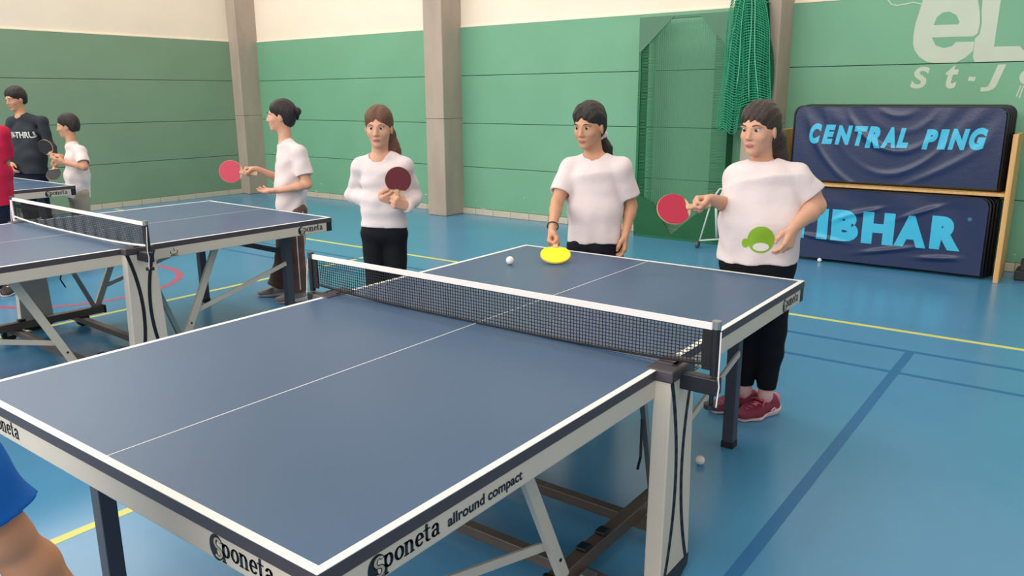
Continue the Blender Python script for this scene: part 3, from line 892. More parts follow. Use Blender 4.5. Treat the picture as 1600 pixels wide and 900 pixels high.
        for a in range(8):
            for b in range(a + 1, 8):
                if sum(abs(corner[a][q] - corner[b][q]) for q in range(3)) != 1: continue
                va, vb = val[:, a], val[:, b]; m = (va < 0) != (vb < 0)
                t = np.where(m, va / np.where(m, va - vb, 1), 0)[:, None]
                acc += np.where(m[:, None], np.array(corner[a]) * (1 - t) + np.array(corner[b]) * t, 0); cnt += m
        V = lo + h * (cell + acc / cnt[:, None])
        ids = np.full(c.shape, -1, np.int32); ids[cell[:, 0], cell[:, 1], cell[:, 2]] = np.arange(len(cell))
        Q = []
        for axn in range(3):
            sa = [slice(None)] * 3; sb = [slice(None)] * 3; sa[axn] = slice(0, -1); sb[axn] = slice(1, None)
            A = S[tuple(sa)]; Bq = S[tuple(sb)]
            E = np.argwhere(A != Bq)
            o1, o2 = (axn + 1) % 3, (axn + 2) % 3
            E = E[(E[:, o1] > 0) & (E[:, o2] > 0) & (E[:, o1] < n[o1] - 1) & (E[:, o2] < n[o2] - 1)]
            fl = A[E[:, 0], E[:, 1], E[:, 2]]
            def cid(d1, d2):
                e = E.copy(); e[:, o1] -= d1; e[:, o2] -= d2
                return ids[e[:, 0], e[:, 1], e[:, 2]]
            q = np.stack([cid(1, 1), cid(0, 1), cid(0, 0), cid(1, 0)], 1)
            q = np.where(fl[:, None], q, q[:, ::-1])
            Q.append(q)
        Q = np.concatenate(Q); Q = Q[(Q >= 0).all(1)]
        # one relaxation pass to take the voxel steps off
        nb = np.zeros_like(V); nc = np.zeros(len(V))
        for i in range(4):
            np.add.at(nb, Q[:, i], V[Q[:, (i + 1) % 4]]); np.add.at(nc, Q[:, i], 1)
            np.add.at(nb, Q[:, i], V[Q[:, (i + 3) % 4]]); np.add.at(nc, Q[:, i], 1)
        V = V * .5 + .5 * nb / np.maximum(nc, 1)[:, None]
        return V, Q
def np_object(name, V, Q, mats, parent, mi=None):
    me = bpy.data.meshes.new(name)
    me.vertices.add(len(V)); me.vertices.foreach_set('co', V.astype(np.float32).ravel())
    me.loops.add(len(Q) * 4); me.loops.foreach_set('vertex_index', Q.astype(np.int32).ravel())
    me.polygons.add(len(Q)); me.polygons.foreach_set('loop_start', np.arange(len(Q), dtype=np.int32) * 4)
    me.update(calc_edges=True)
    me.polygons.foreach_set('use_smooth', np.ones(len(Q), bool))
    for m in ([mats] if isinstance(mats, str) else mats): me.materials.append(MATS[m])
    if mi is not None: me.polygons.foreach_set('material_index', mi.astype(np.int32))
    o = bpy.data.objects.new(name, me); C.objects.link(o); o.parent = parent
    return o
def sdf_object(s, h, name, mats, parent, lipf=None):
    V, Q = s.mesh(h)
    mi = None
    if lipf is not None: mi = lipf(V[Q].mean(1))
    o = np_object(name, V, Q, mats, parent, mi)
    return o, V, Q
def folds(seed, amp, vec, base=34.):
    """cloth folds: a few crossing ripples that fade in and out"""
    r = random.Random(seed)
    W = []
    for i in range(5):
        d = unit([r.uniform(-1, 1), r.uniform(-1, 1), r.uniform(-.5, .5)]) * .6 + np.array(vec) * r.uniform(.3, 1.)
        W.append((unit(d) * base * r.uniform(.6, 1.7), r.uniform(0, 6.28), unit([r.uniform(-1, 1) for _ in range(3)]) * r.uniform(6, 12), r.uniform(0, 6.28)))
    def fn(x, y, z):
        o = 0
        for k, p, k2, p2 in W:
            o = o + np.sin(k[0] * x + k[1] * y + k[2] * z + p + .8 * np.sin(k2[0] * x + k2[1] * y + k2[2] * z)) * (.5 + .5 * np.sin(k2[0] * x + k2[1] * y + k2[2] * z + p2))
        return (o * amp * .6).astype(np.float32)
    return fn

CURL = {'grip': ((62, 78, 45), (58, 80, 45), (60, 82, 45), (62, 80, 45)), 'relax': ((22, 30, 18), (28, 34, 20), (34, 38, 22), (40, 40, 24)),
        'open': ((6, 12, 8), (8, 14, 8), (12, 16, 10), (18, 20, 12))}
def add_hand(b, wrist, d, n, right, pose, sc):
    wrist = np.array(wrist); d = unit(d); n = unit(np.array(n) - d * np.dot(n, d)); s = np.cross(d, n) * (1 if right else -1)
    kn = []
    for i, (so, fo) in enumerate(((.029, .082), (.010, .087), (-.009, .083), (-.027, .074))):
        k = wrist + s * so * sc + d * fo * sc - n * .002 * sc
        b.cone(wrist + s * so * .45 * sc + d * .008 * sc, k, .0145 * sc, .0115 * sc, .012)
        kn.append(k)
    b.cone(wrist + s * .016 * sc + d * .03 * sc + n * .006 * sc, wrist - s * .016 * sc + d * .035 * sc + n * .006 * sc, .013 * sc, .012 * sc, .014)
    for i, (k, L) in enumerate(zip(kn, (.068, .076, .070, .055))):
        ang = 0.; p = k; sp = (.06, .02, -.03, -.08)[i] * (1.6 if pose == 'open' else .6)
        for j, (fr, ra, rb) in enumerate(((.46, .0098, .0088), (.30, .0086, .0080), (.24, .0078, .0066))):
            ang += math.radians(CURL[pose][i][j])
            dv = unit(d * math.cos(ang) + n * math.sin(ang) + s * sp)
            e = p + dv * L * fr * sc
            b.cone(p, e, ra * sc, rb * sc, .0035 if j else .007)
            p = e
    if pose == 'grip': t = [(.020, .022, .006), (.036, .046, .024), (.030, .070, .040), (.018, .086, .046)]
    elif pose == 'open': t = [(.020, .018, .004), (.044, .040, .014), (.058, .066, .018), (.066, .088, .018)]
    else: t = [(.020, .018, .006), (.038, .042, .020), (.042, .068, .030), (.038, .090, .036)]
    tp = [wrist + (s * a + d * f + n * g) * sc for a, f, g in t]
    b.chain([(tp[0], .0145 * sc), (tp[1], .0120 * sc), (tp[2], .0105 * sc), (tp[3], .0080 * sc)], .008)

def make_person(J, label, skin, hair, hairstyle, top, bottom, shoes, g=1., hs=1., h=.0045, seed=1, socks=None, feet=None, shoe_size=1.08):
    """J: joints relative to the spot on the floor under the figure"""
    root = empty('person', J['root'])
    tag(root, label, 'person')
    A = {k: np.array(v, float) for k, v in J.items() if k not in ('handR', 'handL')}
    for s in 'RL': A['sh' + s][2] -= .028
    F = unit(A['face']); U = np.array((0, 0, 1.)); R = np.cross(F, U)
    f = unit(A['look']); r = unit(np.cross(f, U)); u = np.cross(r, f)
    pel, che, neck, c = A['pel'], A['che'], A['neck'], A['head']
    HX = (r, f, u)
    FD = F if feet is None else unit(feet)
    H = lambda x, y, z: c + (r * x + f * y + u * z) * hs
    b = Sdf()
    # torso, neck
    b.sec(pel - U * .05, .125 * g, .092 * g, pel + U * .10, .112 * g, .080 * g, R, F)
    b.sec(pel + U * .10, .108 * g, .076 * g, che, .118 * g, .084 * g, R, F)
    b.sec(che, .118 * g, .084 * g, neck - U * .06, .075, .050, R, F)
    b.cone(neck - U * .04, H(0, -.018, -.05), .050 * hs, .046 * hs, .03)
    for s in 'RL':
        sg = 1 if s == 'R' else -1
        sh, el, wr = A['sh' + s], A['el' + s], A['wr' + s]
        b.cone(neck - U * .035, sh, .040, .042, .03)
        mid = sh * .4 + el * .6
        b.chain([(sh, .044 * g), (mid, .040 * g), (el, .034 * g)], .02)
        m2 = el * .72 + wr * .28
        d, n, pose = J['hand' + s]
        b.chain([(el, .034 * g), (m2, .036 * g), (wr, .0235 * min(g, 1.1))], .02, flat=n, q=.86)
        add_hand(b, wr, d, n, s == 'R', pose, hs * .98)
        hi, kn, an = A['hi' + s], A['kne' + s], A['an' + s]
        b.chain([(hi, .074 * g), (kn, .051 * g)], .03)
        cf = kn * .65 + an * .35 - F * .012
        b.chain([(kn, .050 * g), (cf, .048 * g), (an, .031)], .025)
        fd = unit(FD + np.cross(FD, U) * sg * .18)
        b.chain([(an - fd * .03 - U * .035, .032), (an + fd * .06 - U * .04, .030), (an + fd * .14 - U * .052, .020)], .02)
    # head
    b.ell(H(0, -.012, .022), HX, (.072 * hs, .090 * hs, .088 * hs), .02)
    b.ell(H(0, .022, -.036), HX, (.056 * hs, .064 * hs, .074 * hs), .03)
    b.ell(H(0, .066, -.088), HX, (.020 * hs, .018 * hs, .016 * hs), .025)
    for sg in (-1, 1):
        b.ell(H(sg * .036, .056, -.022), HX, (.020 * hs, .018 * hs, .018 * hs), .02)
        b.ell(H(sg * .030, .075, .026), HX, (.022 * hs, .010 * hs, .006 * hs), .012)
        b.ell(H(sg * .073, -.008, -.012), (unit(r * sg + f * -.25), f, u), (.007 * hs, .018 * hs, .029 * hs), .008)
        b.ell(H(sg * .0285, .094, .010), HX, (.0130 * hs, .011 * hs, .0045 * hs), .01, carve=True)
    b.cone(H(0, .082, .014), H(0, .099, -.022), .007 * hs, .010 * hs, .012)
    for sg in (-1, 1): b.ell(H(sg * .010, .090, -.027), HX, (.007 * hs, .008 * hs, .006 * hs), .006)
    b.ell(H(0, .080, -.053), HX, (.022 * hs, .012 * hs, .005 * hs), .006)
    b.ell(H(0, .079, -.062), HX, (.018 * hs, .012 * hs, .006 * hs), .006)
    lc = H(0, .088, -.057)
    def lipf(cn):
        q = cn - lc
        return (((q @ r) / (.021 * hs)) ** 2 + ((q @ f) / (.02 * hs)) ** 2 + ((q @ u) / (.0095 * hs)) ** 2 < 1).astype(int)
    body, BV, BQ = sdf_object(b, h, 'body', [skin, 'lips'], root, lipf)
    for sg in (-1, 1):
        ec = H(sg * .0285, .0715, .010)
        em = MB().sphere(ec, .0115 * hs, 18, 12)
        em.m = [1 if unit(np.mean([em.v[i] for i in fc], 0) - ec) @ f > .74 else 0 for fc in em.f]
        em.build('eye', ['eye_white', 'eye_iris'], root, smooth=True)
        MB().tube([H(sg * .016, .0905, .029), H(sg * .031, .0895, .034), H(sg * .048, .0775, .029)], [.0022 * hs, .0028 * hs, .0014 * hs], 6).build('eyebrow', hair, root, smooth=True)
    # hair
    hr = Sdf()
    hr.ell(H(0, -.026, .037), HX, (.083 * hs, .0985 * hs, .097 * hs), .015)
    for sg in (-1, 1): hr.ell(H(sg * .026, -.002, .062), HX, (.052 * hs, .070 * hs, .062 * hs), .01)
    hr.ell(H(0, -.052, -.012), HX, (.068 * hs, .062 * hs, .074 * hs), .02)
    hr.disp = folds(seed, .0020, r * 2, 150)
    fr = {'short': (.092, .040, .9, -.45), 'bun': (.100, .066, .78, -.62), 'pony': (.100, .064, .80, -.60), 'long': (.100, .060, .84, -.54)}[hairstyle]
    nn = unit([0, fr[2], fr[3]])
    hr.clip(r * nn[0] + f * nn[1] + u * nn[2], H(0, fr[0], fr[1]))
    if hairstyle == 'short': hr.clip(-u, H(0, 0, -.066))
    ho, _, _ = sdf_object(hr, .0045, 'hair', hair, root)
    if hairstyle == 'bun':
        bs = Sdf(); bs.ell(H(0, -.125, .03), HX, (.036, .034, .036), .01); bs.ell(H(.012, -.118, -.012), HX, (.014, .018, .022), .01); bs.disp = folds(seed + 2, .003, r, 130)
        sdf_object(bs, .004, 'hair_bun', hair, ho)
        MB().tube([H(.02 * math.cos(a), -.100, .03 + .02 * math.sin(a)) for a in [i * math.pi / 6 for i in range(12)]], .006, 6, closed=True).build('hair_tie', 'cloth_black', ho, smooth=True)
    if hairstyle in ('pony', 'long'):
        back = neck - F * .085
        tail = Sdf()
        side = -R * (.055 if hairstyle == 'pony' else .06)
        p0 = H(0 if hairstyle == 'pony' else -.03, -.105, -.055); p1 = back + side * .8 + U * .02; p2 = che - F * .125 * g + side * 1.2; p3 = (che + pel) / 2 - F * .130 * g + side * 1.6 - U * .02
        w = .026 if hairstyle == 'pony' else .048
        tail.chain([(p0, w), (p1, w * 1.25), (p2, w * 1.05)] + ([(p3, w * .5)] if hairstyle == 'pony' else []), .03)
        if hairstyle == 'long': tail.cone(H(0, -.06, -.03), back - U * .02, .07, .05, .03)
        tail.disp = folds(seed + 3, .003, r, 110)
        sdf_object(tail, .005, 'ponytail' if hairstyle == 'pony' else 'long_hair', hair, ho)
        if hairstyle == 'pony':
            q = p0 * .8 + p1 * .2; dd = unit(p1 - p0); e1 = unit(np.cross(dd, r)); e2 = np.cross(dd, e1)
            MB().tube([q + (e1 * math.cos(a) + e2 * math.sin(a)) * (.030 + .004 * math.sin(5 * a)) for a in [i * math.pi / 10 for i in range(20)]], .014, 8, closed=True).build('scrunchie', 'scrunchie', ho, smooth=True)
    # top
    t = Sdf()
    tm, kind, hem = top['mat'], top['kind'], top['hem']
    loose = top.get('loose', 1.)
    hp = np.array((pel[0], pel[1], hem)) + F * top.get('belly', 0) * .3
    bel = (pel + che) / 2 + F * top.get('belly', 0)
    ah, bh = .147 * g * loose, .106 * g * loose
    t.sec(hp, ah, bh, bel, ah * .99, bh * 1.02, R, F, .03, cut0=True, pw=2.4)
    t.sec(bel, ah * .97, bh * 1.02, che + U * .02, .136 * g, .098 * g, R, F, .03, pw=2.4)
    t.sec(che + U * .02, .136 * g, .098 * g, neck - U * .06, .086, .060, R, F, .03)
    for s in 'RL':
        sh, el, wr = A['sh' + s], A['el' + s], A['wr' + s]
        t.cone(neck - U * .032, sh, .048, .051, .035)
        if kind == 'tee':
            sl = top.get('sleeve', .62)
            e = sh + (el - sh) * sl
            r1 = .064 * loose * (.5 + .5 * g)
            t.cone(sh, e, .052 * (.5 + .5 * g), r1, .03, cut=True)
            dd = unit(e - sh)
            t.cone(e - dd * .012, e + dd * .04, r1 - .016, r1 - .012, carve=True)
        else:
            t.chain([(sh, .052 * g), (el, .036 * g + .012), (el * .7 + wr * .3, .037 * g + .012), (wr - unit(wr - el) * .012, .034)], .025)
    t.cone(neck + F * .012 - U * .012, neck + F * .03 + U * .14, .060, .075, carve=True)
    hz = hem
    t.sec(np.array((pel[0], pel[1], hz - .04)), ah - .018, bh - .018, np.array((pel[0], pel[1], hz + .012)), ah - .020, bh - .020, R, F, carve=True, pw=2.4)
    t.disp = folds(seed + 5, top.get('fold', .0042), U * .5 + R * .6, 44)
    to, TV, TQ = sdf_object(t, max(h, .0055), top.get('name', 'tee_shirt'), tm, root)
    # trousers
    p = Sdf()
    bk = bottom
    wz = max(hem + .05, pel[2] + .02)
    p.sec(pel - U * .04, .140 * g, .104 * g, np.array((pel[0], pel[1], wz)), .128 * g, .094 * g, R, F)
    for s in 'RL':
        hi, kn, an = A['hi' + s], A['kne' + s], A['an' + s]
        w = bk['w']
        if bk['kind'] == 'shorts':
            e = hi * .12 + kn * .88
            p.cone(hi, e, .086 * g * w, .082 * g * w, .03, cut=True)
        else:
            e = kn + (an - kn) * bk.get('len', .95)
            p.chain([(hi, .083 * g * w), (kn, .062 * g * w)], .03)
            cc = max(bk['c'], .048 * g + .010); ca = max(bk['a'], .043)
            cf = kn * .65 + an * .35 - F * .012
            p.chain([(kn, .062 * g * w), (cf, cc)], .03)
            p.cone(cf, e, cc, ca, .02, cut=True)
    p.disp = folds(seed + 9, bk.get('fold', .002), U, 42)
    po, PV, PQ = sdf_object(p, max(h, .0055), bk['name'], bk['mat'], root)
    # shoes
    for s in 'RL':
        sg = 1 if s == 'R' else -1
        an = A['an' + s]; fd = unit(FD + np.cross(FD, U) * sg * .18); sd = np.cross(fd, U)
        q_ = shoe_size
        fx = lambda x, y, z: np.array((an[0], an[1], 0)) + fd * x * q_ + sd * y * q_ + U * z
        def upper(gr, ss):
            ss.ell(fx(-.030, 0, .040), (fd, sd, U), (.040 * q_ + gr, .036 * q_ + gr, .044), .03)
            ss.sec(fx(-.02, 0, .03), .036 * q_ + gr, .05, fx(.07, sg * .003, .028), .041 * q_ + gr, .045, sd, U, .03)
            ss.sec(fx(.07, sg * .003, .028), .041 * q_ + gr, .045, fx(.130, sg * -.004, .020), .036 * q_ + gr, .030, sd, U, .03)
        sh_ = Sdf(); upper(0, sh_)
        sh_.cone(fx(-.012, 0, .045), fx(-.018, 0, .088), .043, .038, .02)
        sh_.clip(-U, fx(0, 0, .018)); sh_.clip(unit(U + fd * .25), fx(-.015, 0, .088))
        so, _, _ = sdf_object(sh_, .0045, 'shoe', shoes[0], root)
        sl = Sdf(); upper(.006, sl); sl.clip(-U, fx(0, 0, .001)); sl.clip(unit(U + fd * .12), fx(0, 0, .030))
        sdf_object(sl, .0045, 'sole', shoes[1], so)
        if len(shoes) > 2:
            lm = MB()
            for i in range(5):
                xx = .028 + i * .017; zz = .079 - i * .0075
                lm.tube([fx(xx, -.024, zz - .006), fx(xx + .006, 0, zz + .004), fx(xx, .024, zz - .006)], .0032, 6)
            lm.tube([fx(.02, .0, .088), fx(.045, .03, .082), fx(.02, .035, .07)], .003, 6).tube([fx(.02, 0, .088), fx(.04, -.03, .082), fx(.055, -.036, .065)], .003, 6)
            lm.build('laces', shoes[2], so, smooth=True)
            MB().tube([fx(-.066, 0, .045), fx(-.064, 0, .075), fx(-.052, 0, .092)], [.016, .020, .012], 8).build('heel_tab', shoes[3], so, smooth=True)
            mk = MB()
            for sy in (-1, 1):
                mk.tube([fx(.012, sy * .044, .036), fx(-.010, sy * .043, .046), fx(-.020, sy * .042, .040), fx(-.008, sy * .0445, .030), fx(.03, sy * .0465, .028)], .0036, 6)
            mk.build('side_mark', shoes[1], so, smooth=True)
    if socks:
        for s in 'RL':
            an = A['an' + s]; kn = A['kne' + s]; d = unit(kn - an)
            MB().tube([an - d * .01, an + d * .03, an + d * .075], [.037, .036, .037], 16).build('sock', socks, root, smooth=True)
    return dict(root=root, top=to, TV=TV, TQ=TQ, bottom=po, PV=PV, PQ=PQ, F=F, R=R, U=U, A=A, body=body)

def print_on_cloth(p, part, VQ, origin, ax_x, ax_y, ax_in, shapes, m, name, lift=.0016):
    """project flat shapes (verts, faces in 2D) along ax_in onto a garment"""
    V, Q = VQ
    tree = BVHTree.FromPolygons([tuple(v) for v in V], [tuple(int(i) for i in q) for q in Q])
    bm = bmesh.new()
    for vs, fs in shapes:
        bv = [bm.verts.new((x, y, 0)) for x, y in vs]
        for fc in fs:
            try: bm.faces.new([bv[i] for i in fc])
            except ValueError: pass
    for _ in range(4):
        es = [e for e in bm.edges if e.calc_length() > .012]
        if not es: break
        bmesh.ops.subdivide_edges(bm, edges=es, cuts=1); bmesh.ops.triangulate(bm, faces=bm.faces[:])
    dead = []
    for v in bm.verts:
        q = origin + ax_x * v.co.x + ax_y * v.co.y
        hit = tree.ray_cast(Vector(q - ax_in * .4), Vector(ax_in))
        if hit[0] is None: dead.append(v); continue
        v.co = hit[0] - Vector(ax_in) * lift
    bmesh.ops.delete(bm, geom=dead, context='VERTS')
    me = bpy.data.meshes.new(name); bm.to_mesh(me); bm.free()
    for q in me.polygons: q.use_smooth = True
    me.materials.append(MATS[m])
    o = bpy.data.objects.new(name, me); C.objects.link(o); o.parent = part
    return o
def disc2(cx, cy, rx, ry, a0=0, a1=360, n=28):
    vs = arc(cx, cy, rx, ry, a0, a1, n)
    if a1 - a0 >= 360: vs = vs[:-1]
    return vs, [tuple(range(len(vs)))]
PEOPLE = {
 'G4': dict(root=(0.500,1.600,0.000), face=(0.300,-0.954,0.000), look=(-0.142,-0.983,-0.112),
   pel=(-0.021,-0.042,0.815), che=(-0.019,-0.040,1.132), neck=(-0.033,-0.026,1.259), head=(-0.042,-0.082,1.406), shR=(-0.143,-0.058,1.214), elR=(-0.161,0.004,1.025), wrR=(-0.170,-0.285,1.097), shL=(0.127,-0.006,1.224), elL=(0.207,0.054,1.057), wrL=(0.186,-0.199,0.986), hiR=(-0.092,-0.057,0.771), hiL=(0.048,-0.027,0.777), kneR=(-0.057,-0.031,0.446), kneL=(0.054,-0.010,0.447), anR=(-0.053,-0.003,0.075), anL=(0.054,0.002,0.075),
   handR=((-0.564,-0.811,-0.156),(0.718,-0.387,-0.579),'grip'),
   handL=((-0.131,-0.411,-0.902),(-0.960,0.280,0.012),'relax'),
 ),
 'G3': dict(root=(-0.430,1.570,0.000), face=(0.386,-0.922,0.000), look=(0.053,-0.979,-0.199),
   pel=(-0.002,-0.006,0.802), che=(-0.004,-0.007,1.118), neck=(-0.020,0.006,1.261), head=(-0.023,-0.059,1.405), shR=(-0.143,-0.049,1.211), elR=(-0.145,-0.175,1.001), wrR=(-0.045,-0.367,0.896), shL=(0.129,0.030,1.218), elL=(0.152,0.109,0.978), wrL=(0.169,0.022,0.837), hiR=(-0.061,-0.050,0.760), hiL=(0.061,0.041,0.759), kneR=(-0.061,-0.049,0.403), kneL=(0.061,0.042,0.402), anR=(-0.063,-0.046,0.075), anL=(0.060,0.046,0.075),
   handR=((0.266,-0.535,-0.802),(0.943,0.318,0.101),'grip'),
   handL=((0.020,-0.109,-0.994),(-0.913,-0.408,0.027),'relax'),
 ),
 'G2': dict(root=(-1.720,1.210,0.000), face=(0.599,-0.801,0.000), look=(0.554,-0.824,-0.119),
   pel=(0.009,-0.002,0.803), che=(0.019,0.006,1.102), neck=(0.003,-0.007,1.235), head=(0.027,-0.026,1.386), shR=(-0.106,-0.063,1.189), elR=(-0.209,-0.040,0.976), wrR=(0.042,-0.077,0.958), shL=(0.135,0.067,1.190), elL=(0.108,0.172,0.964), wrL=(0.241,-0.034,0.937), hiR=(-0.043,-0.041,0.748), hiL=(0.060,0.036,0.748), kneR=(-0.044,-0.041,0.397), kneL=(0.060,0.036,0.396), anR=(-0.051,-0.041,0.075), anL=(0.053,0.037,0.075),
   handR=((0.947,0.194,0.257),(-0.310,0.767,0.562),'relax'),
   handL=((-0.301,-0.848,0.437),(-0.870,0.432,0.239),'grip'),
 ),
 'G1': dict(root=(-3.340,1.690,0.000), face=(-0.595,-0.804,0.000), look=(-0.703,-0.710,-0.049),
   pel=(0.071,0.039,0.752), che=(0.082,0.047,1.073), neck=(0.065,0.034,1.252), head=(0.044,0.019,1.424), shR=(-0.050,0.111,1.186), elR=(-0.120,0.146,0.915), wrR=(-0.097,-0.121,1.030), shL=(0.249,0.009,1.192), elL=(0.308,0.017,0.927), wrL=(0.186,-0.150,0.887), hiR=(-0.021,0.058,0.703), hiL=(0.158,0.016,0.712), kneR=(-0.063,0.039,0.341), kneL=(0.142,-0.008,0.362), anR=(-0.133,0.011,0.075), anL=(0.134,-0.014,0.075),
   handR=((-0.619,-0.779,-0.101),(0.598,-0.383,-0.704),'grip'),
   handL=((-0.737,-0.675,0.020),(0.188,-0.177,0.966),'open'),
 ),
 'B1': dict(root=(-6.690,1.700,0.000), face=(-0.632,-0.775,0.000), look=(-0.625,-0.767,-0.144),
   pel=(0.005,-0.002,0.628), che=(0.028,0.016,0.942), neck=(0.003,-0.003,1.135), head=(-0.011,-0.013,1.294), shR=(-0.097,0.072,1.070), elR=(-0.189,0.066,0.896), wrR=(-0.110,-0.059,0.990), shL=(0.176,0.001,1.070), elL=(0.281,-0.033,0.899), wrL=(0.106,-0.139,0.943), hiR=(-0.076,0.012,0.595), hiL=(0.085,-0.017,0.609), kneR=(-0.077,0.012,0.315), kneL=(0.085,-0.017,0.323), anR=(-0.084,0.009,0.075), anL=(0.083,-0.019,0.075),
   handR=((-0.648,-0.754,0.108),(0.420,-0.472,-0.775),'grip'),
   handL=((-0.718,-0.665,0.205),(-0.520,0.709,0.477),'relax'),
 ),
 'B2': dict(root=(-7.520,1.610,0.000), face=(0.430,-0.903,0.000), look=(0.209,-0.942,-0.264),
   pel=(-0.001,0.001,0.775), che=(0.016,0.013,1.182), neck=(-0.006,-0.003,1.409), head=(-0.014,-0.034,1.561), shR=(-0.118,-0.062,1.343), elR=(-0.171,-0.127,1.089), wrR=(-0.042,-0.155,0.900), shL=(0.189,0.117,1.355), elL=(0.191,0.144,1.093), wrL=(0.333,0.134,0.955), hiR=(-0.059,-0.043,0.747), hiL=(0.063,0.048,0.747), kneR=(-0.059,-0.043,0.396), kneL=(0.063,0.048,0.396), anR=(-0.060,-0.044,0.075), anL=(0.065,0.050,0.075),
   handR=((0.605,-0.157,-0.781),(0.373,0.922,0.103),'relax'),
   handL=((0.334,-0.119,-0.935),(-0.515,-0.854,-0.076),'grip'),
 ),
 'R': dict(root=(-5.440,0.420,0.000), face=(0.744,-0.668,0.000), look=(0.850,-0.519,-0.092),
   pel=(0.017,0.012,0.810), che=(0.041,0.030,1.182), neck=(0.044,0.032,1.391), head=(0.051,0.037,1.563), shR=(-0.067,-0.051,1.318), elR=(-0.153,-0.090,1.065), wrR=(0.057,-0.108,0.926), shL=(0.166,0.123,1.331), elL=(0.093,0.131,1.061), wrL=(0.163,0.021,0.936), hiR=(-0.037,-0.029,0.774), hiL=(0.062,0.045,0.773), kneR=(-0.038,-0.029,0.410), kneL=(0.062,0.045,0.410), anR=(-0.046,-0.036,0.075), anL=(0.054,0.039,0.075),
   handR=((0.911,-0.132,-0.391),(0.129,0.991,-0.033),'relax'),
   handL=((0.047,-0.873,-0.485),(-0.999,-0.029,-0.045),'relax'),
 ),
 'P0': dict(root=(0.250,-1.830,0.000), face=(-0.150,0.990,0.000), look=(-0.150,0.990,0.000),
   pel=(0.002,-0.004,0.800), che=(0.002,0.016,1.060), neck=(0.002,0.006,1.220), head=(0.002,0.036,1.375), shR=(0.160,0.040,1.160), elR=(0.189,0.113,0.889), wrR=(0.178,0.229,0.641), shL=(-0.157,-0.008,1.160), elL=(-0.217,-0.038,0.910), wrL=(-0.217,0.062,0.740), hiR=(0.081,0.008,0.770), hiL=(-0.078,-0.016,0.770), kneR=(0.085,0.049,0.420), kneL=(-0.094,0.022,0.420), anR=(0.101,0.011,0.075), anL=(-0.097,-0.019,0.075),
   handR=((0.435,0.812,-0.390),(-0.900,0.399,-0.174),'relax'),
   handL=((0.314,0.943,0.105),(0.949,-0.316,0.000),'relax'),
 ),
}
PADDLES = {
 'G4': ((0.216,1.163,1.060),(0.720,0.686,0.099),(0.531,-0.638,0.558)),
 'G1': ((-3.555,1.416,1.019),(0.700,0.707,-0.098),(0.714,-0.689,0.126)),
 'G3': ((-0.369,1.075,0.796),(-0.516,0.773,0.369),(0.221,-0.296,0.929)),
 'G2': ((-1.498,1.130,1.098),(-0.177,-0.010,-0.984),(0.719,-0.684,-0.123)),
 'B1': ((-6.880,1.528,1.086),(0.359,0.400,-0.843),(0.541,-0.825,-0.161)),
 'B2': ((-7.109,1.669,0.792),(-0.529,0.368,0.764),(0.518,-0.574,0.635)),
}
TEE = dict(mat='cloth_white', kind='tee')
people = {}
people['pink'] = make_person(PEOPLE['G4'], 'girl in white tee and black leggings with pink shoes, holding a red bat', 'skin_a', 'hair_brown', 'long',
    dict(TEE, hem=.80, belly=.02, loose=1.04, sleeve=.62), dict(kind='long', name='leggings', mat='cloth_black', w=.98, c=.060, a=.045, len=.84, fold=.0015),
    ('shoe_burgundy', 'sole_pale', 'lace_pink', 'shoe_pink'), g=1.24, hs=1.02, h=.0042, seed=11, socks='sock_pink', feet=(-.55, -.83, 0), shoe_size=1.22)
people['pony'] = make_person(PEOPLE['G3'], 'girl with dark ponytail and white scrunchie resting a yellow bat on the table', 'skin_b', 'hair_dark', 'pony',
    dict(TEE, hem=.785, loose=1.02, sleeve=.72), dict(kind='long', name='jeans', mat='denim_black', w=1.0, c=.062, a=.058, fold=.0025),
    ('shoe_dark', 'sole_pale'), g=.98, hs=1.0, seed=23)
people['long'] = make_person(PEOPLE['G2'], 'girl in white long-sleeved top and black trousers between the two tables', 'skin_a', 'hair_light', 'long',
    dict(mat='cloth_white', kind='long', name='long_sleeved_top', hem=.80, loose=1.0), dict(kind='long', name='trousers', mat='cloth_black', w=1.0, c=.062, a=.055),
    ('shoe_dark', 'sole_pale'), g=.92, hs=1.0, seed=31)
people['bun'] = make_person(PEOPLE['G1'], 'girl with dark hair bun in white tee and brown track pants', 'skin_a', 'hair_dark', 'bun',
    dict(TEE, hem=.72, loose=1.06, sleeve=.72), dict(kind='long', name='track_pants', mat='cloth_brown', w=.98, c=.078, a=.085, fold=.004),
    ('shoe_grey', 'sole_pale'), g=1.0, hs=1.0, h=.005, seed=43)
people['boy'] = make_person(PEOPLE['B1'], 'small boy in white tee and beige trousers holding a black bat', 'skin_b', 'hair_dark', 'short',
    dict(TEE, hem=.575, loose=1.05, sleeve=.75), dict(kind='long', name='trousers', mat='cloth_beige', w=1.05, c=.066, a=.066),
    ('shoe_grey', 'sole_pale'), g=.95, hs=.98, h=.006, seed=57)
people['sweater'] = make_person(PEOPLE['B2'], 'tall boy in charcoal sweatshirt standing behind the farthest table', 'skin_b', 'hair_dark', 'short',
    dict(mat='cloth_charcoal', kind='long', name='sweatshirt', hem=.79, loose=1.12), dict(kind='long', name='trousers', mat='cloth_navy', w=1.05, c=.07, a=.06),
    ('shoe_dark', 'sole_dark'), g=1.08, hs=1.02, h=.006, seed=61)
people['red'] = make_person(PEOPLE['R'], 'person in red shirt and navy shorts at the left edge', 'skin_b', 'hair_dark', 'short',
    dict(mat='cloth_red', kind='tee', name='red_shirt', hem=.74, loose=1.1, sleeve=.8), dict(kind='shorts', name='shorts', mat='cloth_navy', w=1.15),
    ('shoe_dark', 'sole_pale'), g=1.05, hs=1.02, h=.006, seed=71)
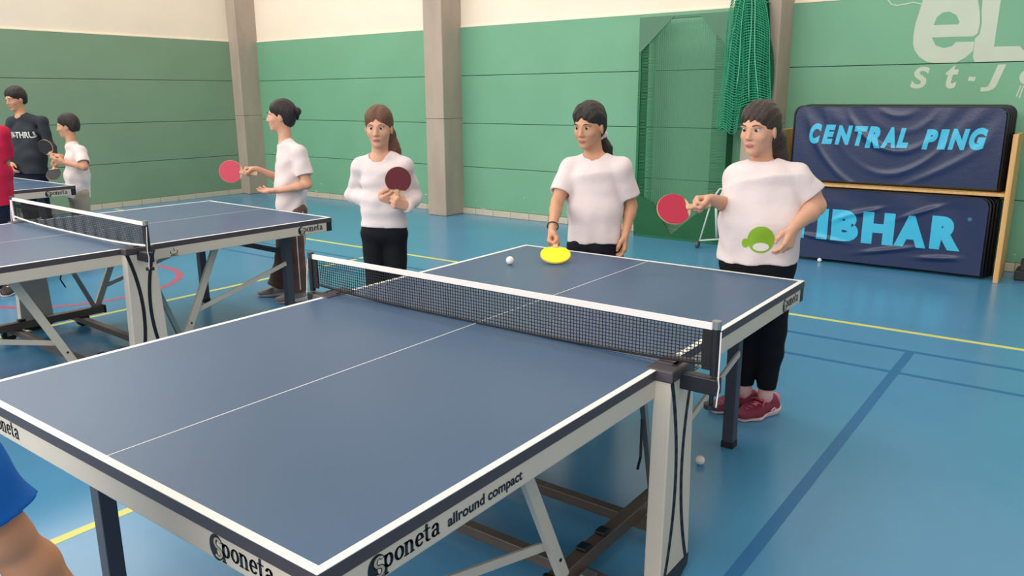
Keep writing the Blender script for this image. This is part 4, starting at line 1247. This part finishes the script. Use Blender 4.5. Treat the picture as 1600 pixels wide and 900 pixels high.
people['blue'] = make_person(PEOPLE['P0'], 'person in blue tee at the near left, only one arm in view', 'skin_c', 'hair_dark', 'short',
    dict(mat='cloth_blue', kind='tee', name='blue_tee', hem=.74, loose=1.06, sleeve=.86), dict(kind='shorts', name='shorts', mat='cloth_navy', w=1.15),
    ('shoe_dark', 'sole_pale'), g=1.02, hs=1.0, h=.005, seed=83)

# prints on clothing
p = people['pink']; A = p['A']
o = (A['pel'] + A['che']) / 2 - p['R'] * .012 + p['U'] * -.070
print_on_cloth(p, p['top'], (p['TV'], p['TQ']), o, -p['R'], p['U'], -p['F'], [disc2(0, .012, .060, .064), disc2(-.068, -.008, .016, .022)], 'print_green', 'green_patch')
print_on_cloth(p, p['top'], (p['TV'], p['TQ']), o - p['F'] * -.0012, -p['R'], p['U'], -p['F'], [disc2(.002, -.022, .036, .020)], 'print_pale', 'pale_patch', .0036)
p = people['sweater']; A = p['A']
print_on_cloth(p, p['top'], (p['TV'], p['TQ']), A['che'] + p['R'] * .105 - p['U'] * .02, -p['R'], p['U'], -p['F'], [fit_text('IV-THRU', .25, .065, bold=.03)], 'print_white', 'sweatshirt_lettering')
p = people['bun']; A = p['A']
print_on_cloth(p, p['top'], (p['TV'], p['TQ']), A['che'] - p['R'] * .03 + p['U'] * .03, -p['R'], p['U'], -p['F'], [disc2(0, 0, .020, .028)], 'print_grey', 'chest_badge')
p = people['boy']; A = p['A']
print_on_cloth(p, p['top'], (p['TV'], p['TQ']), A['che'] - p['R'] * .03 + p['U'] * .05, -p['R'], p['U'], -p['F'], [disc2(0, 0, .022, .012)], 'print_grey', 'chest_badge')
p = people['red']; A = p['A']
print_on_cloth(p, p['top'], (p['TV'], p['TQ']), A['che'] - p['R'] * .06 + p['U'] * .07, -p['R'], p['U'], -p['F'], [fit_text('M', .07, .06, bold=.03), (lambda t: ([(x, y - .08) for x, y in t[0]], t[1]))(fit_text('L', .06, .055, bold=.03))], 'print_white', 'shirt_lettering')
# white side stripes of the track pants
p = people['bun']; A = p['A']
for s, sg in (('L', -1), ('R', 1)):
    hi, kn, an = A['hi' + s], A['kne' + s], A['an' + s]
    for off in (-.012, .045):
        ln = nib([[(0, 0), (0, -.32), (0, -.60)]], .009, .009)
        print_on_cloth(p, p['bottom'], (p['PV'], p['PQ']), np.array((hi[0], hi[1], hi[2])) - p['F'] * off, p['F'], p['U'], p['R'] * -sg, [(q, [tuple(range(len(q)))]) for q in ln], 'stripe_white', 'side_stripe')
# bracelet of the girl with the ponytail
p = people['pony']; A = p['A']
d = unit(A['elR'] - A['wrR']); e1 = unit(np.cross(d, (0, 0, 1))); e2 = np.cross(d, e1)
MB().tube([A['wrR'] + d * .028 + (e1 * math.cos(a) + e2 * math.sin(a)) * .0285 for a in [i * math.pi / 10 for i in range(20)]], .0032, 6, closed=True).build('bracelet', 'bracelet', p['root'], smooth=True)

# ---------------------------------------------------------------- bats
def bat(c, a, n, front, back, label, size=1.):
    c = Vector(c); a = Vector(a).normalized(); n = Vector(n); n = (n - a * n.dot(a)).normalized(); s = a.cross(n)
    root = empty('table_tennis_bat', c)
    tag(root, label, 'bat', 'table tennis bats')
    R0 = .076 * size
    ring = [(R0 * math.cos(t) * (1.03 if math.cos(t) < 0 else 1.0), R0 * math.sin(t)) for t in [i * math.pi / 24 for i in range(48)]]
    fn = lambda x, y, z: a * x + s * y + n * z
    MB().prism(ring, -.003, .003, fn).build('blade', 'paddle_wood', root)
    fr = [(x * .975, y * .975) for x, y in ring]
    fr = [(min(x, .058 * size), y) for x, y in fr]
    MB().prism(fr, .003, .0062, fn).build('front_rubber', front, root)
    MB().prism(fr, -.0062, -.003, fn).build('back_rubber', back, root)
    hd = MB()
    hd.prism([(.055 * size, -.011), (.075 * size, -.013), (.10 * size, -.012), (.165 * size, -.016), (.172 * size, -.012), (.172 * size, .012), (.165 * size, .016), (.10 * size, .012), (.075 * size, .013), (.055 * size, .011)], -.0105, .0105, fn)
    hd.build('handle', 'paddle_wood', root, bevel=.004)
    return root
bat(*PADDLES['G4'], 'rubber_red', 'rubber_dark', 'red bat with pale rim held out by the girl in pink shoes')
bat(*PADDLES['G1'], 'rubber_pink', 'rubber_dark', 'pinkish red bat held out by the girl with the bun', 1.12)
bat(*PADDLES['G3'], 'rubber_yellow', 'rubber_dark', 'bright yellow bat tilted on the far end of the near table')
bat(*PADDLES['G2'], 'rubber_maroon', 'rubber_dark', 'dark red bat held before the white long-sleeved top')
bat(*PADDLES['B1'], 'rubber_dark', 'rubber_red', 'dark grey bat held up by the small boy in white')
bat(*PADDLES['B2'], 'rubber_dark', 'rubber_red', 'black bat hanging low before the boy in the charcoal sweatshirt')
